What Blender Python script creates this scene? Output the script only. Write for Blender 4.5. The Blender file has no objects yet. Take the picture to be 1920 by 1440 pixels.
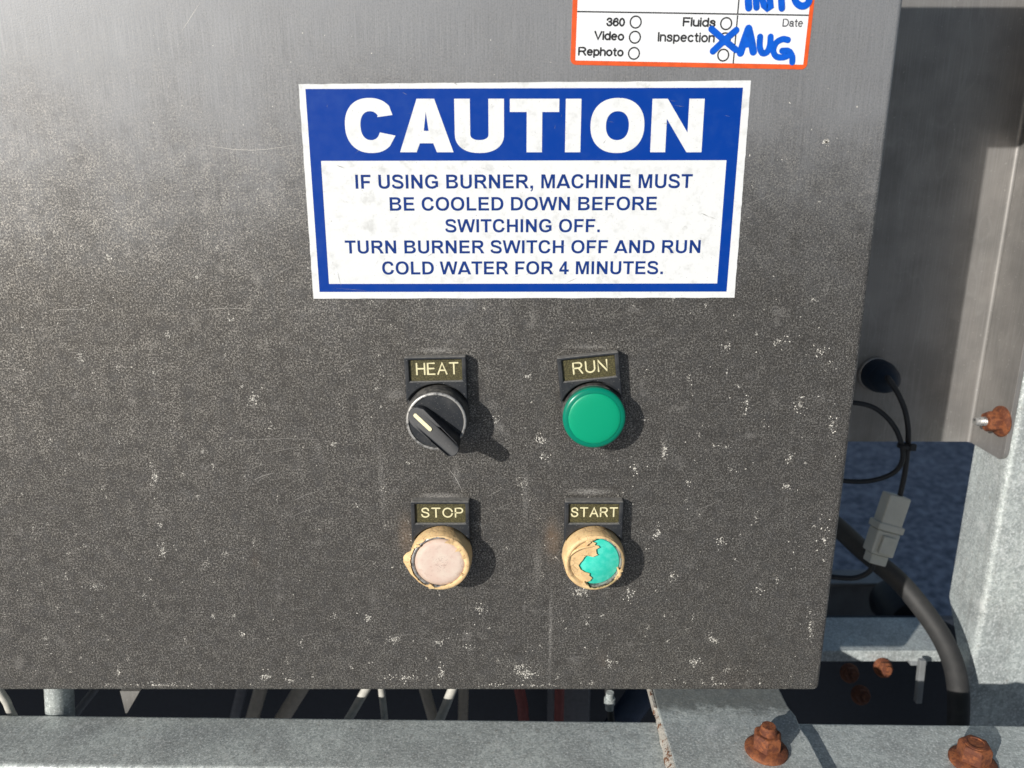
import bpy, bmesh, math, random
from mathutils import Vector, Matrix, noise
from mathutils.geometry import tessellate_polygon
R = math.radians
random.seed(7)
S = bpy.context.scene
COL = S.collection
# ------------------------------------------------------------------ camera
PITCH = R(15.4); FPX = 1443.0; CAMY = -0.354
cd = bpy.data.cameras.new('camera'); cam = bpy.data.objects.new('camera', cd); COL.objects.link(cam)
cam.location = (0, CAMY, 0); cam.rotation_euler = (R(90) - PITCH, 0, 0)
cd.sensor_width = 36; cd.lens = FPX / 1920 * 36; cd.clip_start = 0.01; cd.clip_end = 2000
cd.dof.use_dof = True; cd.dof.focus_distance = 0.375; cd.dof.aperture_fstop = 11
S.camera = cam
# ------------------------------------------------------------------ sky and sun
SUN = Vector((-0.90, -1.0, 0.49)).normalized()          # towards the sun
elev = math.asin(SUN.z)
w = bpy.data.worlds.new('World'); S.world = w; w.use_nodes = True
nt = w.node_tree; bg = nt.nodes['Background']
sky = nt.nodes.new('ShaderNodeTexSky'); sky.sky_type = 'NISHITA'; sky.sun_disc = False
sky.sun_elevation = elev; sky.sun_rotation = math.atan2(SUN.x, SUN.y)
nt.links.new(sky.outputs[0], bg.inputs[0]); bg.inputs[1].default_value = 0.060
sd = bpy.data.lights.new('sun', 'SUN'); sd.energy = 4.8; sd.angle = R(0.53); sd.color = (1, .965, .91)
so = bpy.data.objects.new('sun', sd); COL.objects.link(so)
so.rotation_euler = SUN.to_track_quat('Z', 'Y').to_euler()
S.view_settings.view_transform = 'Standard'; S.view_settings.look = 'None'
S.view_settings.exposure = 0.0; S.view_settings.gamma = 1
S.cycles.max_bounces = 8

# ------------------------------------------------------------------ measuring
CT, ST = math.cos(PITCH), math.sin(PITCH)
def ray(u, v):
    a, b = (u - 960) / FPX, -(v - 720) / FPX
    return Vector((a, CT + b * ST, b * CT - ST))
def aty(u, v, y):                                       # photo pixel at world depth y
    d = ray(u, v); return Vector((0, CAMY, 0)) + d * ((y - CAMY) / d.y)
def atz(u, v, z):
    d = ray(u, v); return Vector((0, CAMY, 0)) + d * (z / d.z)
def atx(u, v, x):
    d = ray(u, v); return Vector((0, CAMY, 0)) + d * (x / d.x)
def pan(u, v, h=0):                                     # photo pixel on the panel face, as (x, z)
    p = aty(u, v, -h); return Vector((p.x, p.z))

# ------------------------------------------------------------------ mesh helpers
class MB:
    def __init__(s): s.v = []; s.f = []
    def add(s, vs, fs):
        n = len(s.v); s.v += [Vector(p) for p in vs]; s.f += [tuple(i + n for i in f) for f in fs]; return s
    def box(s, lo, hi):
        (a, b, c), (d, e, f) = lo, hi
        return s.add([(a,b,c),(d,b,c),(d,e,c),(a,e,c),(a,b,f),(d,b,f),(d,e,f),(a,e,f)],
                     [(0,3,2,1),(4,5,6,7),(0,1,5,4),(1,2,6,5),(2,3,7,6),(3,0,4,7)])
    def lathe(s, prof, n=48, M=None, sides=None):
        M = M or Matrix(); vs = []; fs = []; m = len(prof)
        for k in range(n):
            a = 2 * math.pi * k / n
            for r, h in prof: vs.append(M @ Vector((r * math.cos(a), r * math.sin(a), h)))
        for k in range(n):
            k2 = (k + 1) % n
            for j in range(m - 1):
                fs.append((k*m+j, k2*m+j, k2*m+j+1, k*m+j+1))
        s.add(vs, fs)
        base = len(s.v) - len(vs)
        if prof[0][0] > 1e-6: s.f.append(tuple(base + k*m for k in reversed(range(n))))
        if prof[-1][0] > 1e-6: s.f.append(tuple(base + k*m + m-1 for k in range(n)))
        return s
    def prism(s, loops, z0, z1, bottom=True):
        L = [[Vector((p[0], p[1], 0)) for p in lp] for lp in loops]
        tri = tessellate_polygon(L); flat = [p for lp in L for p in lp]; n = len(flat)
        vs = [(p.x, p.y, z1) for p in flat] + [(p.x, p.y, z0) for p in flat]
        fs = []
        for t in tri:
            a, b, c = (flat[i] for i in t)
            if (b-a).cross(c-a).z < 0: t = (t[0], t[2], t[1])
            if abs((b-a).cross(c-a).z) < 1e-16: continue
            fs.append(tuple(t))
            if bottom: fs.append((t[2]+n, t[1]+n, t[0]+n))
        if z1 - z0 > 0 and bottom:
            o = 0
            for lp in L:
                m = len(lp)
                for i in range(m): j = (i+1) % m; fs.append((o+i, o+j, o+j+n, o+i+n))
                o += m
        return s.add(vs, fs)
    def tube(s, pts, r, n=14, sub=6, cap=True):
        P = spline(pts, sub); m = len(P); rr = r if callable(r) else (lambda t: r)
        T = [(P[min(i+1, m-1)] - P[max(i-1, 0)]).normalized() for i in range(m)]
        up = Vector((0,0,1)) if abs(T[0].z) < .9 else Vector((1,0,0))
        N = (up - T[0] * up.dot(T[0])).normalized(); vs = []; fs = []
        for i in range(m):
            N = (N - T[i] * N.dot(T[i])).normalized(); B = T[i].cross(N)
            for k in range(n):
                a = 2*math.pi*k/n; vs.append(P[i] + (N*math.cos(a) + B*math.sin(a)) * rr(i/(m-1)))
        for i in range(m-1):
            for k in range(n):
                k2 = (k+1) % n; fs.append((i*n+k, i*n+k2, (i+1)*n+k2, (i+1)*n+k))
        if cap: fs += [tuple(reversed(range(n))), tuple((m-1)*n+k for k in range(n))]
        return s.add(vs, fs)
    def build(s, name, m, parent=None, smooth=None, bevel=None, seg=2, kind=None):
        me = bpy.data.meshes.new(name); me.from_pydata([tuple(p) for p in s.v], [], s.f)
        bm = bmesh.new(); bm.from_mesh(me); bmesh.ops.recalc_face_normals(bm, faces=bm.faces) if smooth != 'keep' else None
        bm.to_mesh(me); bm.free()
        if smooth is not None and smooth != 'keep':
            me.shade_smooth(); me.set_sharp_from_angle(angle=R(smooth))
        me.materials.append(m)
        o = bpy.data.objects.new(name, me); COL.objects.link(o)
        if parent: o.parent = parent
        if kind: o['kind'] = kind
        if bevel:
            b = o.modifiers.new('bevel', 'BEVEL'); b.width = bevel; b.segments = seg; b.limit_method = 'ANGLE'; b.angle_limit = R(30); b.harden_normals = True
            me.shade_smooth()
        return o
def spline(pts, sub):
    P = [Vector(p) for p in pts]; out = []
    if sub <= 1 or len(P) < 3: return P
    E = [2*P[0]-P[1]] + P + [2*P[-1]-P[-2]]
    for i in range(1, len(E)-2):
        a, b, c, d = E[i-1], E[i], E[i+1], E[i+2]
        for k in range(sub):
            t = k/sub
            out.append(.5*((2*b) + (c-a)*t + (2*a-5*b+4*c-d)*t*t + (3*b-a-3*c+d)*t**3))
    out.append(P[-1]); return out
def thing(name, label, cat, M=None, group=None):
    o = bpy.data.objects.new(name, None); COL.objects.link(o); o.empty_display_size = .01
    if M is not None: o.matrix_world = M
    tag(o, label, cat, group); return o
def tag(o, label=None, cat=None, group=None, kind=None):
    if label: o['label'] = label
    if cat: o['category'] = cat
    if group: o['group'] = group
    if kind: o['kind'] = kind
    return o
def face_frame(x, z, roll=0, y=0):                      # local X right, Y up, Z out of the panel
    return Matrix.Translation((x, y, z)) @ Matrix.Rotation(R(90), 4, 'X') @ Matrix.Rotation(roll, 4, 'Z')

# ------------------------------------------------------------------ material helpers
class NT:
    def __init__(s, name):
        s.m = bpy.data.materials.new(name); s.m.use_nodes = True; s.t = s.m.node_tree; s.b = s.t.nodes['Principled BSDF']
        s.co = s.n('ShaderNodeTexCoord').outputs['Object']
    def n(s, ty, **kw):
        nd = s.t.nodes.new(ty)
        for k, v in kw.items(): setattr(nd, k, v)
        return nd
    def put(s, sock, v):
        if hasattr(v, 'node'): s.t.links.new(v, sock)
        elif isinstance(v, (tuple, list)): sock.default_value = tuple(v) + ((1,) if len(v) == 3 and len(sock.default_value) == 4 else ())
        else: sock.default_value = v
    def scale(s, v, loc=(0,0,0), rot=(0,0,0), co=None):
        nd = s.n('ShaderNodeMapping'); s.put(nd.inputs[0], co or s.co); nd.inputs['Scale'].default_value = v
        nd.inputs['Location'].default_value = loc; nd.inputs['Rotation'].default_value = rot; return nd.outputs[0]
    def noise(s, sc, det=3, rough=.55, co=None, dist=0):
        nd = s.n('ShaderNodeTexNoise'); s.put(nd.inputs['Vector'], co or s.co); nd.inputs['Scale'].default_value = sc
        nd.inputs['Detail'].default_value = det; nd.inputs['Roughness'].default_value = rough; nd.inputs['Distortion'].default_value = dist
        return nd.outputs[0]
    def vor(s, sc, co=None, out='Distance', feature='F1'):
        nd = s.n('ShaderNodeTexVoronoi', feature=feature); s.put(nd.inputs['Vector'], co or s.co); nd.inputs['Scale'].default_value = sc
        return nd.outputs[out]
    def ramp(s, f, lo, hi, a=0.0, b=1.0, smooth=True):
        nd = s.n('ShaderNodeMapRange', interpolation_type='SMOOTHSTEP' if smooth else 'LINEAR')
        s.put(nd.inputs[0], f)
        for i, x in enumerate((lo, hi, a, b)): s.put(nd.inputs[i+1], x)
        return nd.outputs[0]
    def math(s, op, a, b=0.0):
        nd = s.n('ShaderNodeMath', operation=op); s.put(nd.inputs[0], a); s.put(nd.inputs[1], b); return nd.outputs[0]
    def mix(s, f, a, b):
        nd = s.n('ShaderNodeMix', data_type='RGBA'); s.put(nd.inputs['Factor'], f); s.put(nd.inputs[6], a); s.put(nd.inputs[7], b); return nd.outputs[2]
    def spot(s, x, z, rx, rz, soft=1.0, axis=('x','z')):
        if not hasattr(s, 'xyz'):
            q = s.n('ShaderNodeSeparateXYZ'); s.put(q.inputs[0], s.co); s.xyz = q.outputs
        dx = s.math('DIVIDE', s.math('SUBTRACT', s.xyz[0], x), rx); dz = s.math('DIVIDE', s.math('SUBTRACT', s.xyz[2 if axis[1]=='z' else 1], z), rz)
        d = s.math('SQRT', s.math('ADD', s.math('MULTIPLY', dx, dx), s.math('MULTIPLY', dz, dz)))
        return s.ramp(d, 1.0, 1.0 - soft)
    def bump(s, h, strength=.3, dist=.0002):
        nd = s.n('ShaderNodeBump'); s.put(nd.inputs['Height'], h); nd.inputs['Strength'].default_value = strength
        nd.inputs['Distance'].default_value = dist; s.put(s.b.inputs['Normal'], nd.outputs[0]); return s
    def set(s, col=None, rough=None, metal=None, **kw):
        if col is not None: s.put(s.b.inputs['Base Color'], col)
        if rough is not None: s.put(s.b.inputs['Roughness'], rough)
        if metal is not None: s.put(s.b.inputs['Metallic'], metal)
        for k, v in kw.items(): s.put(s.b.inputs[k.replace('_', ' ')], v)
        return s
M = {}
# tarnished stainless of the control box front
def mat_panel():
    t = NT('tarnished_stainless')
    grain = t.noise(1150, 3, .75)
    grain2 = t.noise(2300, 2, .6, co=t.scale((1, 1, .7), rot=(0, R(35), 0)))
    brushed = t.noise(1, 3, .6, co=t.scale((2600, 1, 45)))
    patch = t.noise(22, 5, .6); patch2 = t.noise(120, 5, .75)
    q = t.n('ShaderNodeSeparateXYZ'); t.put(q.inputs[0], t.co); t.xyz = q.outputs
    cloud = t.noise(150, 5, .75); broad = t.noise(8, 3, .5)
    # tarnish film thickens low down; the pale cool top also paints in reflected light
    h = t.math('ADD', t.xyz[2], t.math('ADD', t.math('MULTIPLY', t.math('SUBTRACT', patch, .5), .10), t.math('MULTIPLY', t.math('SUBTRACT', broad, .5), .07)))
    film = t.ramp(h, .080, -.075)
    film = t.math('MULTIPLY', film, t.ramp(patch2, .25, .6, .82, 1.0))
    g = t.math('ADD', t.math('MULTIPLY', grain, .6), t.math('MULTIPLY', grain2, .4))
    base = t.mix(film, (.262, .270, .283), (.098, .091, .082))
    base = t.mix(t.math('MULTIPLY', t.ramp(g, .51, .40), t.ramp(film, 0, 1, .2, .75)), base, (.034, .032, .031))
    spk = t.math('MULTIPLY', t.ramp(t.math('ADD', g, t.math('ADD', t.math('MULTIPLY', t.math('SUBTRACT', patch2, .5), .16), t.math('MULTIPLY', t.math('SUBTRACT', cloud, .5), .16))), .495, .60), t.ramp(film, 0, .7, .2, .95))
    spk = t.math('MULTIPLY', spk, t.ramp(patch, .3, .7, .65, 1.0))
    base = t.mix(spk, base, (.43, .41, .375))  # sun glints of the metal grain, painted into the base colour as specks
    hot = t.math('MULTIPLY', t.ramp(g, .60, .66), t.ramp(cloud, .35, .6)); base = t.mix(t.math('MULTIPLY', hot, t.ramp(film, 0, .6, .1, .75)), base, (.80, .77, .72))
    base = t.mix(t.math('MULTIPLY', t.ramp(cloud, .50, .34), t.ramp(film, 0, .6, .0, .25)), base, (.05, .048, .046))
    smg = t.math('MULTIPLY', t.math('MULTIPLY', t.ramp(t.noise(70, 4, .6), .60, .70), t.ramp(film, 0, .6, 0, .5)), t.ramp(g, .42, .58, .25, 1.0)); base = t.mix(smg, base, (.42, .40, .37))
    br = t.math('MULTIPLY', t.ramp(brushed, .35, .7), t.ramp(film, 1, 0, .03, .30))
    base = t.mix(br, base, (.42, .42, .43))
    # dusty runs and brown stains of their own shape
    def P(u, v): p = pan(u, v); return p.x, p.y
    dust = None
    for (u, v, rx, rz, k) in [(820,657,16,2.0,.8),(1106,650,17,2.0,.6),(826,930,17,2.4,.95),(1106,922,17,2.6,.95),
                              (742,740,7,4,.55),(1032,1190,1.4,44,.6),(985,930,2.4,24,.42),(715,900,2.2,32,.34),
                              (1008,1060,3.2,22,.4),(855,890,3.0,9,.5),(915,690,1.2,10,.3),(560,870,3,12,.22),(700,1120,5,10,.25),
                              (940,805,2.4,3.0,.5),(925,760,3,3,.4),(1245,840,2,9,.4),(700,300,40,20,.0)]:
        x, z = P(u, v); s_ = t.math('MULTIPLY', t.spot(x, z, rx*.001, rz*.001, 1.0), k)
        dust = s_ if dust is None else t.math('MAXIMUM', dust, s_)
    dust = t.math('MULTIPLY', dust, t.ramp(g, .40, .58, .12, 1.0))
    base = t.mix(dust, base, (.33, .32, .305))
    brown = None
    for (u, v, rx, rz, k) in [(762,1005,6,17,.5),(1035,1010,6,17,.55),(1130,1235,5,8,.2),(478,1050,4,8,.12)]:
        x, z = P(u, v); s_ = t.math('MULTIPLY', t.spot(x, z, rx*.001, rz*.001, 1.0), k)
        brown = s_ if brown is None else t.math('MAXIMUM', brown, s_)
    base = t.mix(t.math('MULTIPLY', brown, t.ramp(patch2, .3, .65, .4, 1.0)), base, (.20, .135, .085))
    rough = t.ramp(film, 0, 1, .58, .52)
    rough = t.math('ADD', rough, t.math('MULTIPLY', t.math('SUBTRACT', g, .5), .5))
    rough = t.math('ADD', rough, t.math('MULTIPLY', dust, .25))
    metal = t.math('MAXIMUM', 0.0, t.math('SUBTRACT', t.ramp(film, 0, 1, .36, .55), t.math('ADD', t.math('MULTIPLY', spk, -.35), t.math('MULTIPLY', t.math('MAXIMUM', dust, brown), .5))))
    t.set(base, rough, metal)
    t.bump(g, .55, .00016); return t.m
M['panel'] = mat_panel()
t = NT('brushed_stainless')
br = t.noise(1, 3, .6, co=t.scale((1500, 1500, 25))); pt = t.noise(30, 4); fl = t.noise(500, 3)
c = t.mix(t.ramp(pt, .35, .7), (.315, .30, .285), (.23, .222, .212)); c = t.mix(t.math('MULTIPLY', t.ramp(br, .4, .7), .2), c, (.5, .49, .48))
c = t.mix(t.math('MULTIPLY', t.ramp(fl, .62, .75), .4), c, (.6, .58, .55))
rn = t.noise(38, 2, .4, co=t.scale((1, 1, .32))); edge = t.math('ABSOLUTE', t.math('SUBTRACT', rn, .56)); c = t.mix(t.math('MULTIPLY', t.ramp(edge, .012, .0), .10), c, (.5, .5, .48)); c = t.mix(t.math('MULTIPLY', t.ramp(rn, .56, .66), .18), c, (.17, .16, .15))
t.set(c, t.ramp(pt, .3, .7, .42, .54), .5).bump(br, .1, .0001); M['steel'] = t.m
t = NT('galvanised_zinc')
sp = t.vor(420, out='Color'); fn = t.noise(800, 4, .65); pt = t.noise(26, 5, .6); f2 = t.noise(240, 4, .6)
g1 = t.n('ShaderNodeSeparateColor'); t.put(g1.inputs[0], sp)
c = t.mix(g1.outputs[0], (.44, .485, .475), (.62, .67, .65)); c = t.mix(t.math('MULTIPLY', t.ramp(pt, .35, .7), .65), c, (.29, .31, .31))
c = t.mix(t.math('MULTIPLY', t.ramp(fn, .53, .64), .75), c, (.80, .83, .83)); c = t.mix(t.math('MULTIPLY', t.ramp(fn, .47, .37), .42), c, (.15, .16, .165))
c = t.mix(t.math('MULTIPLY', t.ramp(f2, .60, .72), .35), c, (.24, .20, .16))
rn = t.noise(1, 4, .65, co=t.scale((190, 190, 14))); wo = t.noise(55, 5, .7)
c = t.mix(t.math('MULTIPLY', t.ramp(rn, .50, .72), .45), c, (.30, .31, .30)); c = t.mix(t.math('MULTIPLY', t.ramp(wo, .56, .72), .55), c, (.74, .77, .76))
t.set(c, t.ramp(g1.outputs[1], 0, 1, .42, .60), .3).bump(t.math('ADD', fn, f2), .6, .0003); M['zinc'] = t.m
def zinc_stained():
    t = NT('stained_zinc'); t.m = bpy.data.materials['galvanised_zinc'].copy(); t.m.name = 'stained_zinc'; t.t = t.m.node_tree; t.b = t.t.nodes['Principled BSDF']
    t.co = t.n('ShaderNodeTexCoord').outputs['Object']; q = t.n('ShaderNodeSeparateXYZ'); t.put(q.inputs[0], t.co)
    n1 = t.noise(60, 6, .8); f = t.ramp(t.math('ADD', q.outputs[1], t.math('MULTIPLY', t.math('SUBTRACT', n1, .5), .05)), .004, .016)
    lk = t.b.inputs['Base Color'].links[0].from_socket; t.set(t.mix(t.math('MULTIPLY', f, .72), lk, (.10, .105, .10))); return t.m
M['zinc_stained'] = zinc_stained()
t = NT('dull_zinc')
fn = t.noise(700, 4); pt = t.noise(30, 4)
t.set(t.mix(t.ramp(pt, .3, .7), (.34, .36, .37), (.22, .225, .225)), .6, .3).bump(fn, .3, .0002); M['dullzinc'] = t.m
def rust(name, a, b, d):
    t = NT(name); n1 = t.noise(260, 5, .65); n2 = t.noise(900, 3, .6); n3 = t.noise(1800, 2)
    c = t.mix(t.ramp(n1, .42, .58), a, b); c = t.mix(t.math('MULTIPLY', t.ramp(n2, .56, .68), .75), c, d)
    c = t.mix(t.math('MULTIPLY', t.ramp(n3, .62, .72), .35), c, (.45, .2, .08))
    t.set(c, .8, .1).bump(t.math('ADD', n2, n1), .6, .00028); return t.m
M['rust'] = rust('orange_rust', (.24, .078, .028), (.12, .036, .017), (.06, .02, .012))
M['rust_dark'] = rust('brown_rust', (.16, .06, .03), (.10, .04, .025), (.05, .02, .012))
def dusty(name, col, rough, dustcol, amt, sc=1500, spec=.5, up_=0.0):
    t = NT(name); a = t.noise(sc, 2, .5); b = t.noise(120, 3)
    t.set(t.mix(t.math('MULTIPLY', t.ramp(a, .66, .74), amt), t.mix(t.math('MULTIPLY', t.ramp(b, .4, .75), .25*amt), col, dustcol), dustcol), rough, 0)
    gm = t.n('ShaderNodeNewGeometry'); q = t.n('ShaderNodeSeparateXYZ'); t.put(q.inputs[0], gm.outputs['Normal'])
    up = t.math('MULTIPLY', t.ramp(q.outputs[2], .35, .9), t.math('MULTIPLY', t.ramp(t.noise(700, 3), .35, .6, .55, 1), up_))
    lk = t.b.inputs['Base Color'].links[0].from_socket; t.set(t.mix(up, lk, tuple(x*.8 for x in dustcol)))
    t.put(t.b.inputs['Specular IOR Level'], spec); t.bump(t.noise(2500, 2), .12, .0001); return t.m
M['black'] = dusty('dusty_black_plastic', (.018, .021, .026), .5, (.30, .29, .27), .45, up_=.85)
M['knob'] = dusty('dark_knob_plastic', (.011, .013, .017), .55, (.22, .21, .2), .3)
M['gland'] = dusty('navy_black_plastic', (.008, .022, .045), .55, (.12, .12, .12), .3)
M['rubber'] = dusty('black_rubber', (.016, .018, .022), .6, (.12, .12, .12), .3)
M['hose'] = dusty('grey_black_hose', (.028, .028, .028), .62, (.16, .15, .14), .35, 2600)
M['boot_grey'] = dusty('grey_plastic', (.60, .60, .54), .5, (.2, .2, .18), .4)
def mat_ringd():
    t = NT('worn_chrome'); n = t.noise(500, 3); t.set(t.mix(t.ramp(n, .45, .7), (.50, .49, .47), (.14, .14, .14)), .45, .6).bump(n, .3, .0002); return t.m
M['chrome'] = mat_ringd()
t = NT('dust_greyed_black'); n = t.noise(350, 4); t.set(t.mix(t.ramp(n, .35, .65), (.12, .115, .105), (.035, .035, .037)), .6, 0); M['skirt'] = t.m
def plain(name, col, rough=.5, metal=0, **kw):
    t = NT(name); n = t.noise(300, 3)
    d = tuple(x*.82 for x in col); t.set(t.mix(t.ramp(n, .35, .7), col, d), rough, metal, **kw); return t.m
M['cream'] = plain('cream_print', (.80, .74, .46), .6)
t = NT('olive_legend'); a = t.noise(1800, 3, .6); b = t.noise(120, 3)
t.set(t.mix(t.ramp(a, .4, .68), (.045, .040, .016), (.13, .115, .05)), .5, 0); M['olive'] = t.m
def vinyl(name, col, grime, k):
    t = NT(name); a = t.noise(170, 5, .65); b = t.noise(1300, 3, .6); c_ = t.noise(35, 4, .6); f = t.noise(1, 2, co=t.scale((60, 900, 900)))
    m = t.math('MULTIPLY', t.ramp(a, .48, .72), t.ramp(c_, .35, .65, .2, 1)); m = t.math('MULTIPLY', m, k)
    c = t.mix(m, col, grime); c = t.mix(t.math('MULTIPLY', t.ramp(b, .66, .76), k), c, tuple(x*.45 for x in grime))
    t.set(c, t.ramp(a, .3, .7, .34, .5), 0).bump(a, .05, .0002); return t.m
M['white'] = vinyl('weathered_white_vinyl', (.765, .78, .785), (.50, .51, .50), .75)
M['blue'] = vinyl('blue_vinyl_print', (.0, .042, .30), (.02, .085, .32), .20)
M['blue'].node_tree.nodes['Principled BSDF'].inputs['Specular IOR Level'].default_value = .22
M['navy'] = plain('blue_letter_print', (.004, .036, .21), .6); M['navy'].node_tree.nodes['Principled BSDF'].inputs['Specular IOR Level'].default_value = .2
M['paper'] = vinyl('clean_white_label', (.80, .82, .84), (.75, .76, .78), .25)
M['orange'] = plain('orange_print', (.80, .105, .018), .45)
M['ink'] = plain('black_print', (.02, .02, .022), .5)
M['greyink'] = plain('grey_print', (.10, .10, .11), .5)
M['marker'] = plain('blue_marker_ink', (.0, .105, .62), .35)
t = NT('bleached_rubber'); a = t.noise(150, 4, .6); b = t.noise(700, 3)
t.set(t.mix(t.ramp(a, .35, .68), (.66, .44, .20), (.56, .37, .19)), .65, 0)
t.set(t.mix(t.math('MULTIPLY', t.ramp(b, .6, .72), .35), t.mix(t.ramp(a, .35, .68), (.80, .575, .30), (.66, .45, .23)), (.36, .19, .08)), .62, 0)
cr = t.vor(330, co=t.scale((1, 1, .5)), feature='DISTANCE_TO_EDGE'); gg = t.noise(90, 4, .7); lk = t.b.inputs['Base Color'].links[0].from_socket
ck = t.math('MULTIPLY', t.ramp(cr, .045, .0), t.ramp(gg, .45, .62)); t.set(t.mix(t.math('MULTIPLY', ck, .6), t.mix(t.math('MULTIPLY', t.ramp(gg, .52, .72), .5), lk, (.50, .33, .17)), (.22, .11, .05)))
t.put(t.b.inputs['Subsurface Weight'], .12); t.b.inputs['Subsurface Radius'].default_value = (.002, .001, .0005); t.bump(t.math('SUBTRACT', t.math('ADD', a, b), ck), .45, .0004); M['tan'] = t.m
t = NT('faded_pink_cap'); a = t.noise(140, 4); b = t.noise(1900, 2); sp_ = t.spot(.0008, -.0005, .0048, .0062, .7, axis=('x','y'))
c = t.mix(t.ramp(a, .35, .65), (.72, .60, .51), (.68, .52, .44)); c = t.mix(t.math('MULTIPLY', t.ramp(b, .60, .66), t.math('MULTIPLY', sp_, .8)), c, (.16, .10, .09)); gr = t.noise(420, 5, .7); c = t.mix(t.math('MULTIPLY', t.ramp(gr, .52, .70), .45), c, (.46, .30, .24)); q = t.n('ShaderNodeVectorMath', operation='LENGTH'); t.put(q.inputs[0], t.scale((1, 1, 0))); c = t.mix(t.math('MULTIPLY', t.ramp(q.outputs['Value'], .0102, .0123), .4), c, (.40, .24, .15)); t.set(c, .6, 0).bump(t.math('ADD', gr, b), .3, .0002); M['pink'] = t.m
t = NT('teal_cap'); a = t.noise(300, 4); b = t.noise(1500, 2)
t.set(t.mix(t.ramp(a, .35, .68), (.025, .60, .46), (.09, .70, .56)), .5, 0).bump(b, .2, .0002); M['teal'] = t.m
def green(name, col, ss, rough):
    t = NT(name); t.set(col, rough, 0); t.put(t.b.inputs['Subsurface Weight'], ss); t.b.inputs['Subsurface Radius'].default_value = (.001, .006, .004)
    t.put(t.b.inputs['Specular IOR Level'], .35); n = t.noise(1700, 2); t.set(t.mix(t.math('MULTIPLY', t.ramp(n, .72, .80), .12), col, (.2, .5, .4)), rough); return t.m
M['green'] = green('green_lens', (.0, .33, .175), .25, .42)
M['green_rim'] = green('green_lens_rim', (.0, .20, .125), .15, .28)
M['green_side'] = green('green_lens_side', (.03, .16, .11), .1, .45)
t = NT('asphalt'); a = t.noise(55, 5, .75); b = t.vor(160); c_ = t.noise(3, 3)
t.set(t.mix(t.ramp(a, .35, .68), (.12, .14, .18), (.42, .45, .52)), .85, 0).bump(b, .5, .004); M['asphalt'] = t.m
M['flake'] = plain('pale_crust_and_sparkle', (.80, .77, .70), .7)  # serves the crust and the painted sparkle dots alike
M['scratch'] = plain('bright_scratch', (.62, .60, .56), .45, .5)
M['gapshade'] = plain('dark_gap_shade', (.018, .024, .036), .6)  # near-black that carries the deep shade of the gap in its colour
M['grime'] = plain('grey_grime', (.30, .30, .29), .7)
M['whitehose'] = plain('white_hose', (.62, .60, .54), .5)
M['tanhose'] = plain('tan_hose', (.50, .43, .34), .6)
M['redhose'] = plain('red_hose', (.30, .07, .06), .6)
M['bluehose'] = plain('blue_hose', (.025, .05, .10), .6)
M['greybox'] = plain('grey_paint', (.18, .18, .19), .6)
t = NT('dirty_weld'); a = t.noise(280, 4, .65); b = t.noise(800, 3)
t.set(t.mix(t.ramp(a, .52, .62), (.42, .40, .36), (.16, .08, .045)), .85, .1).bump(t.math('ADD', a, b), .9, .0006); M['weld'] = t.m

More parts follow.
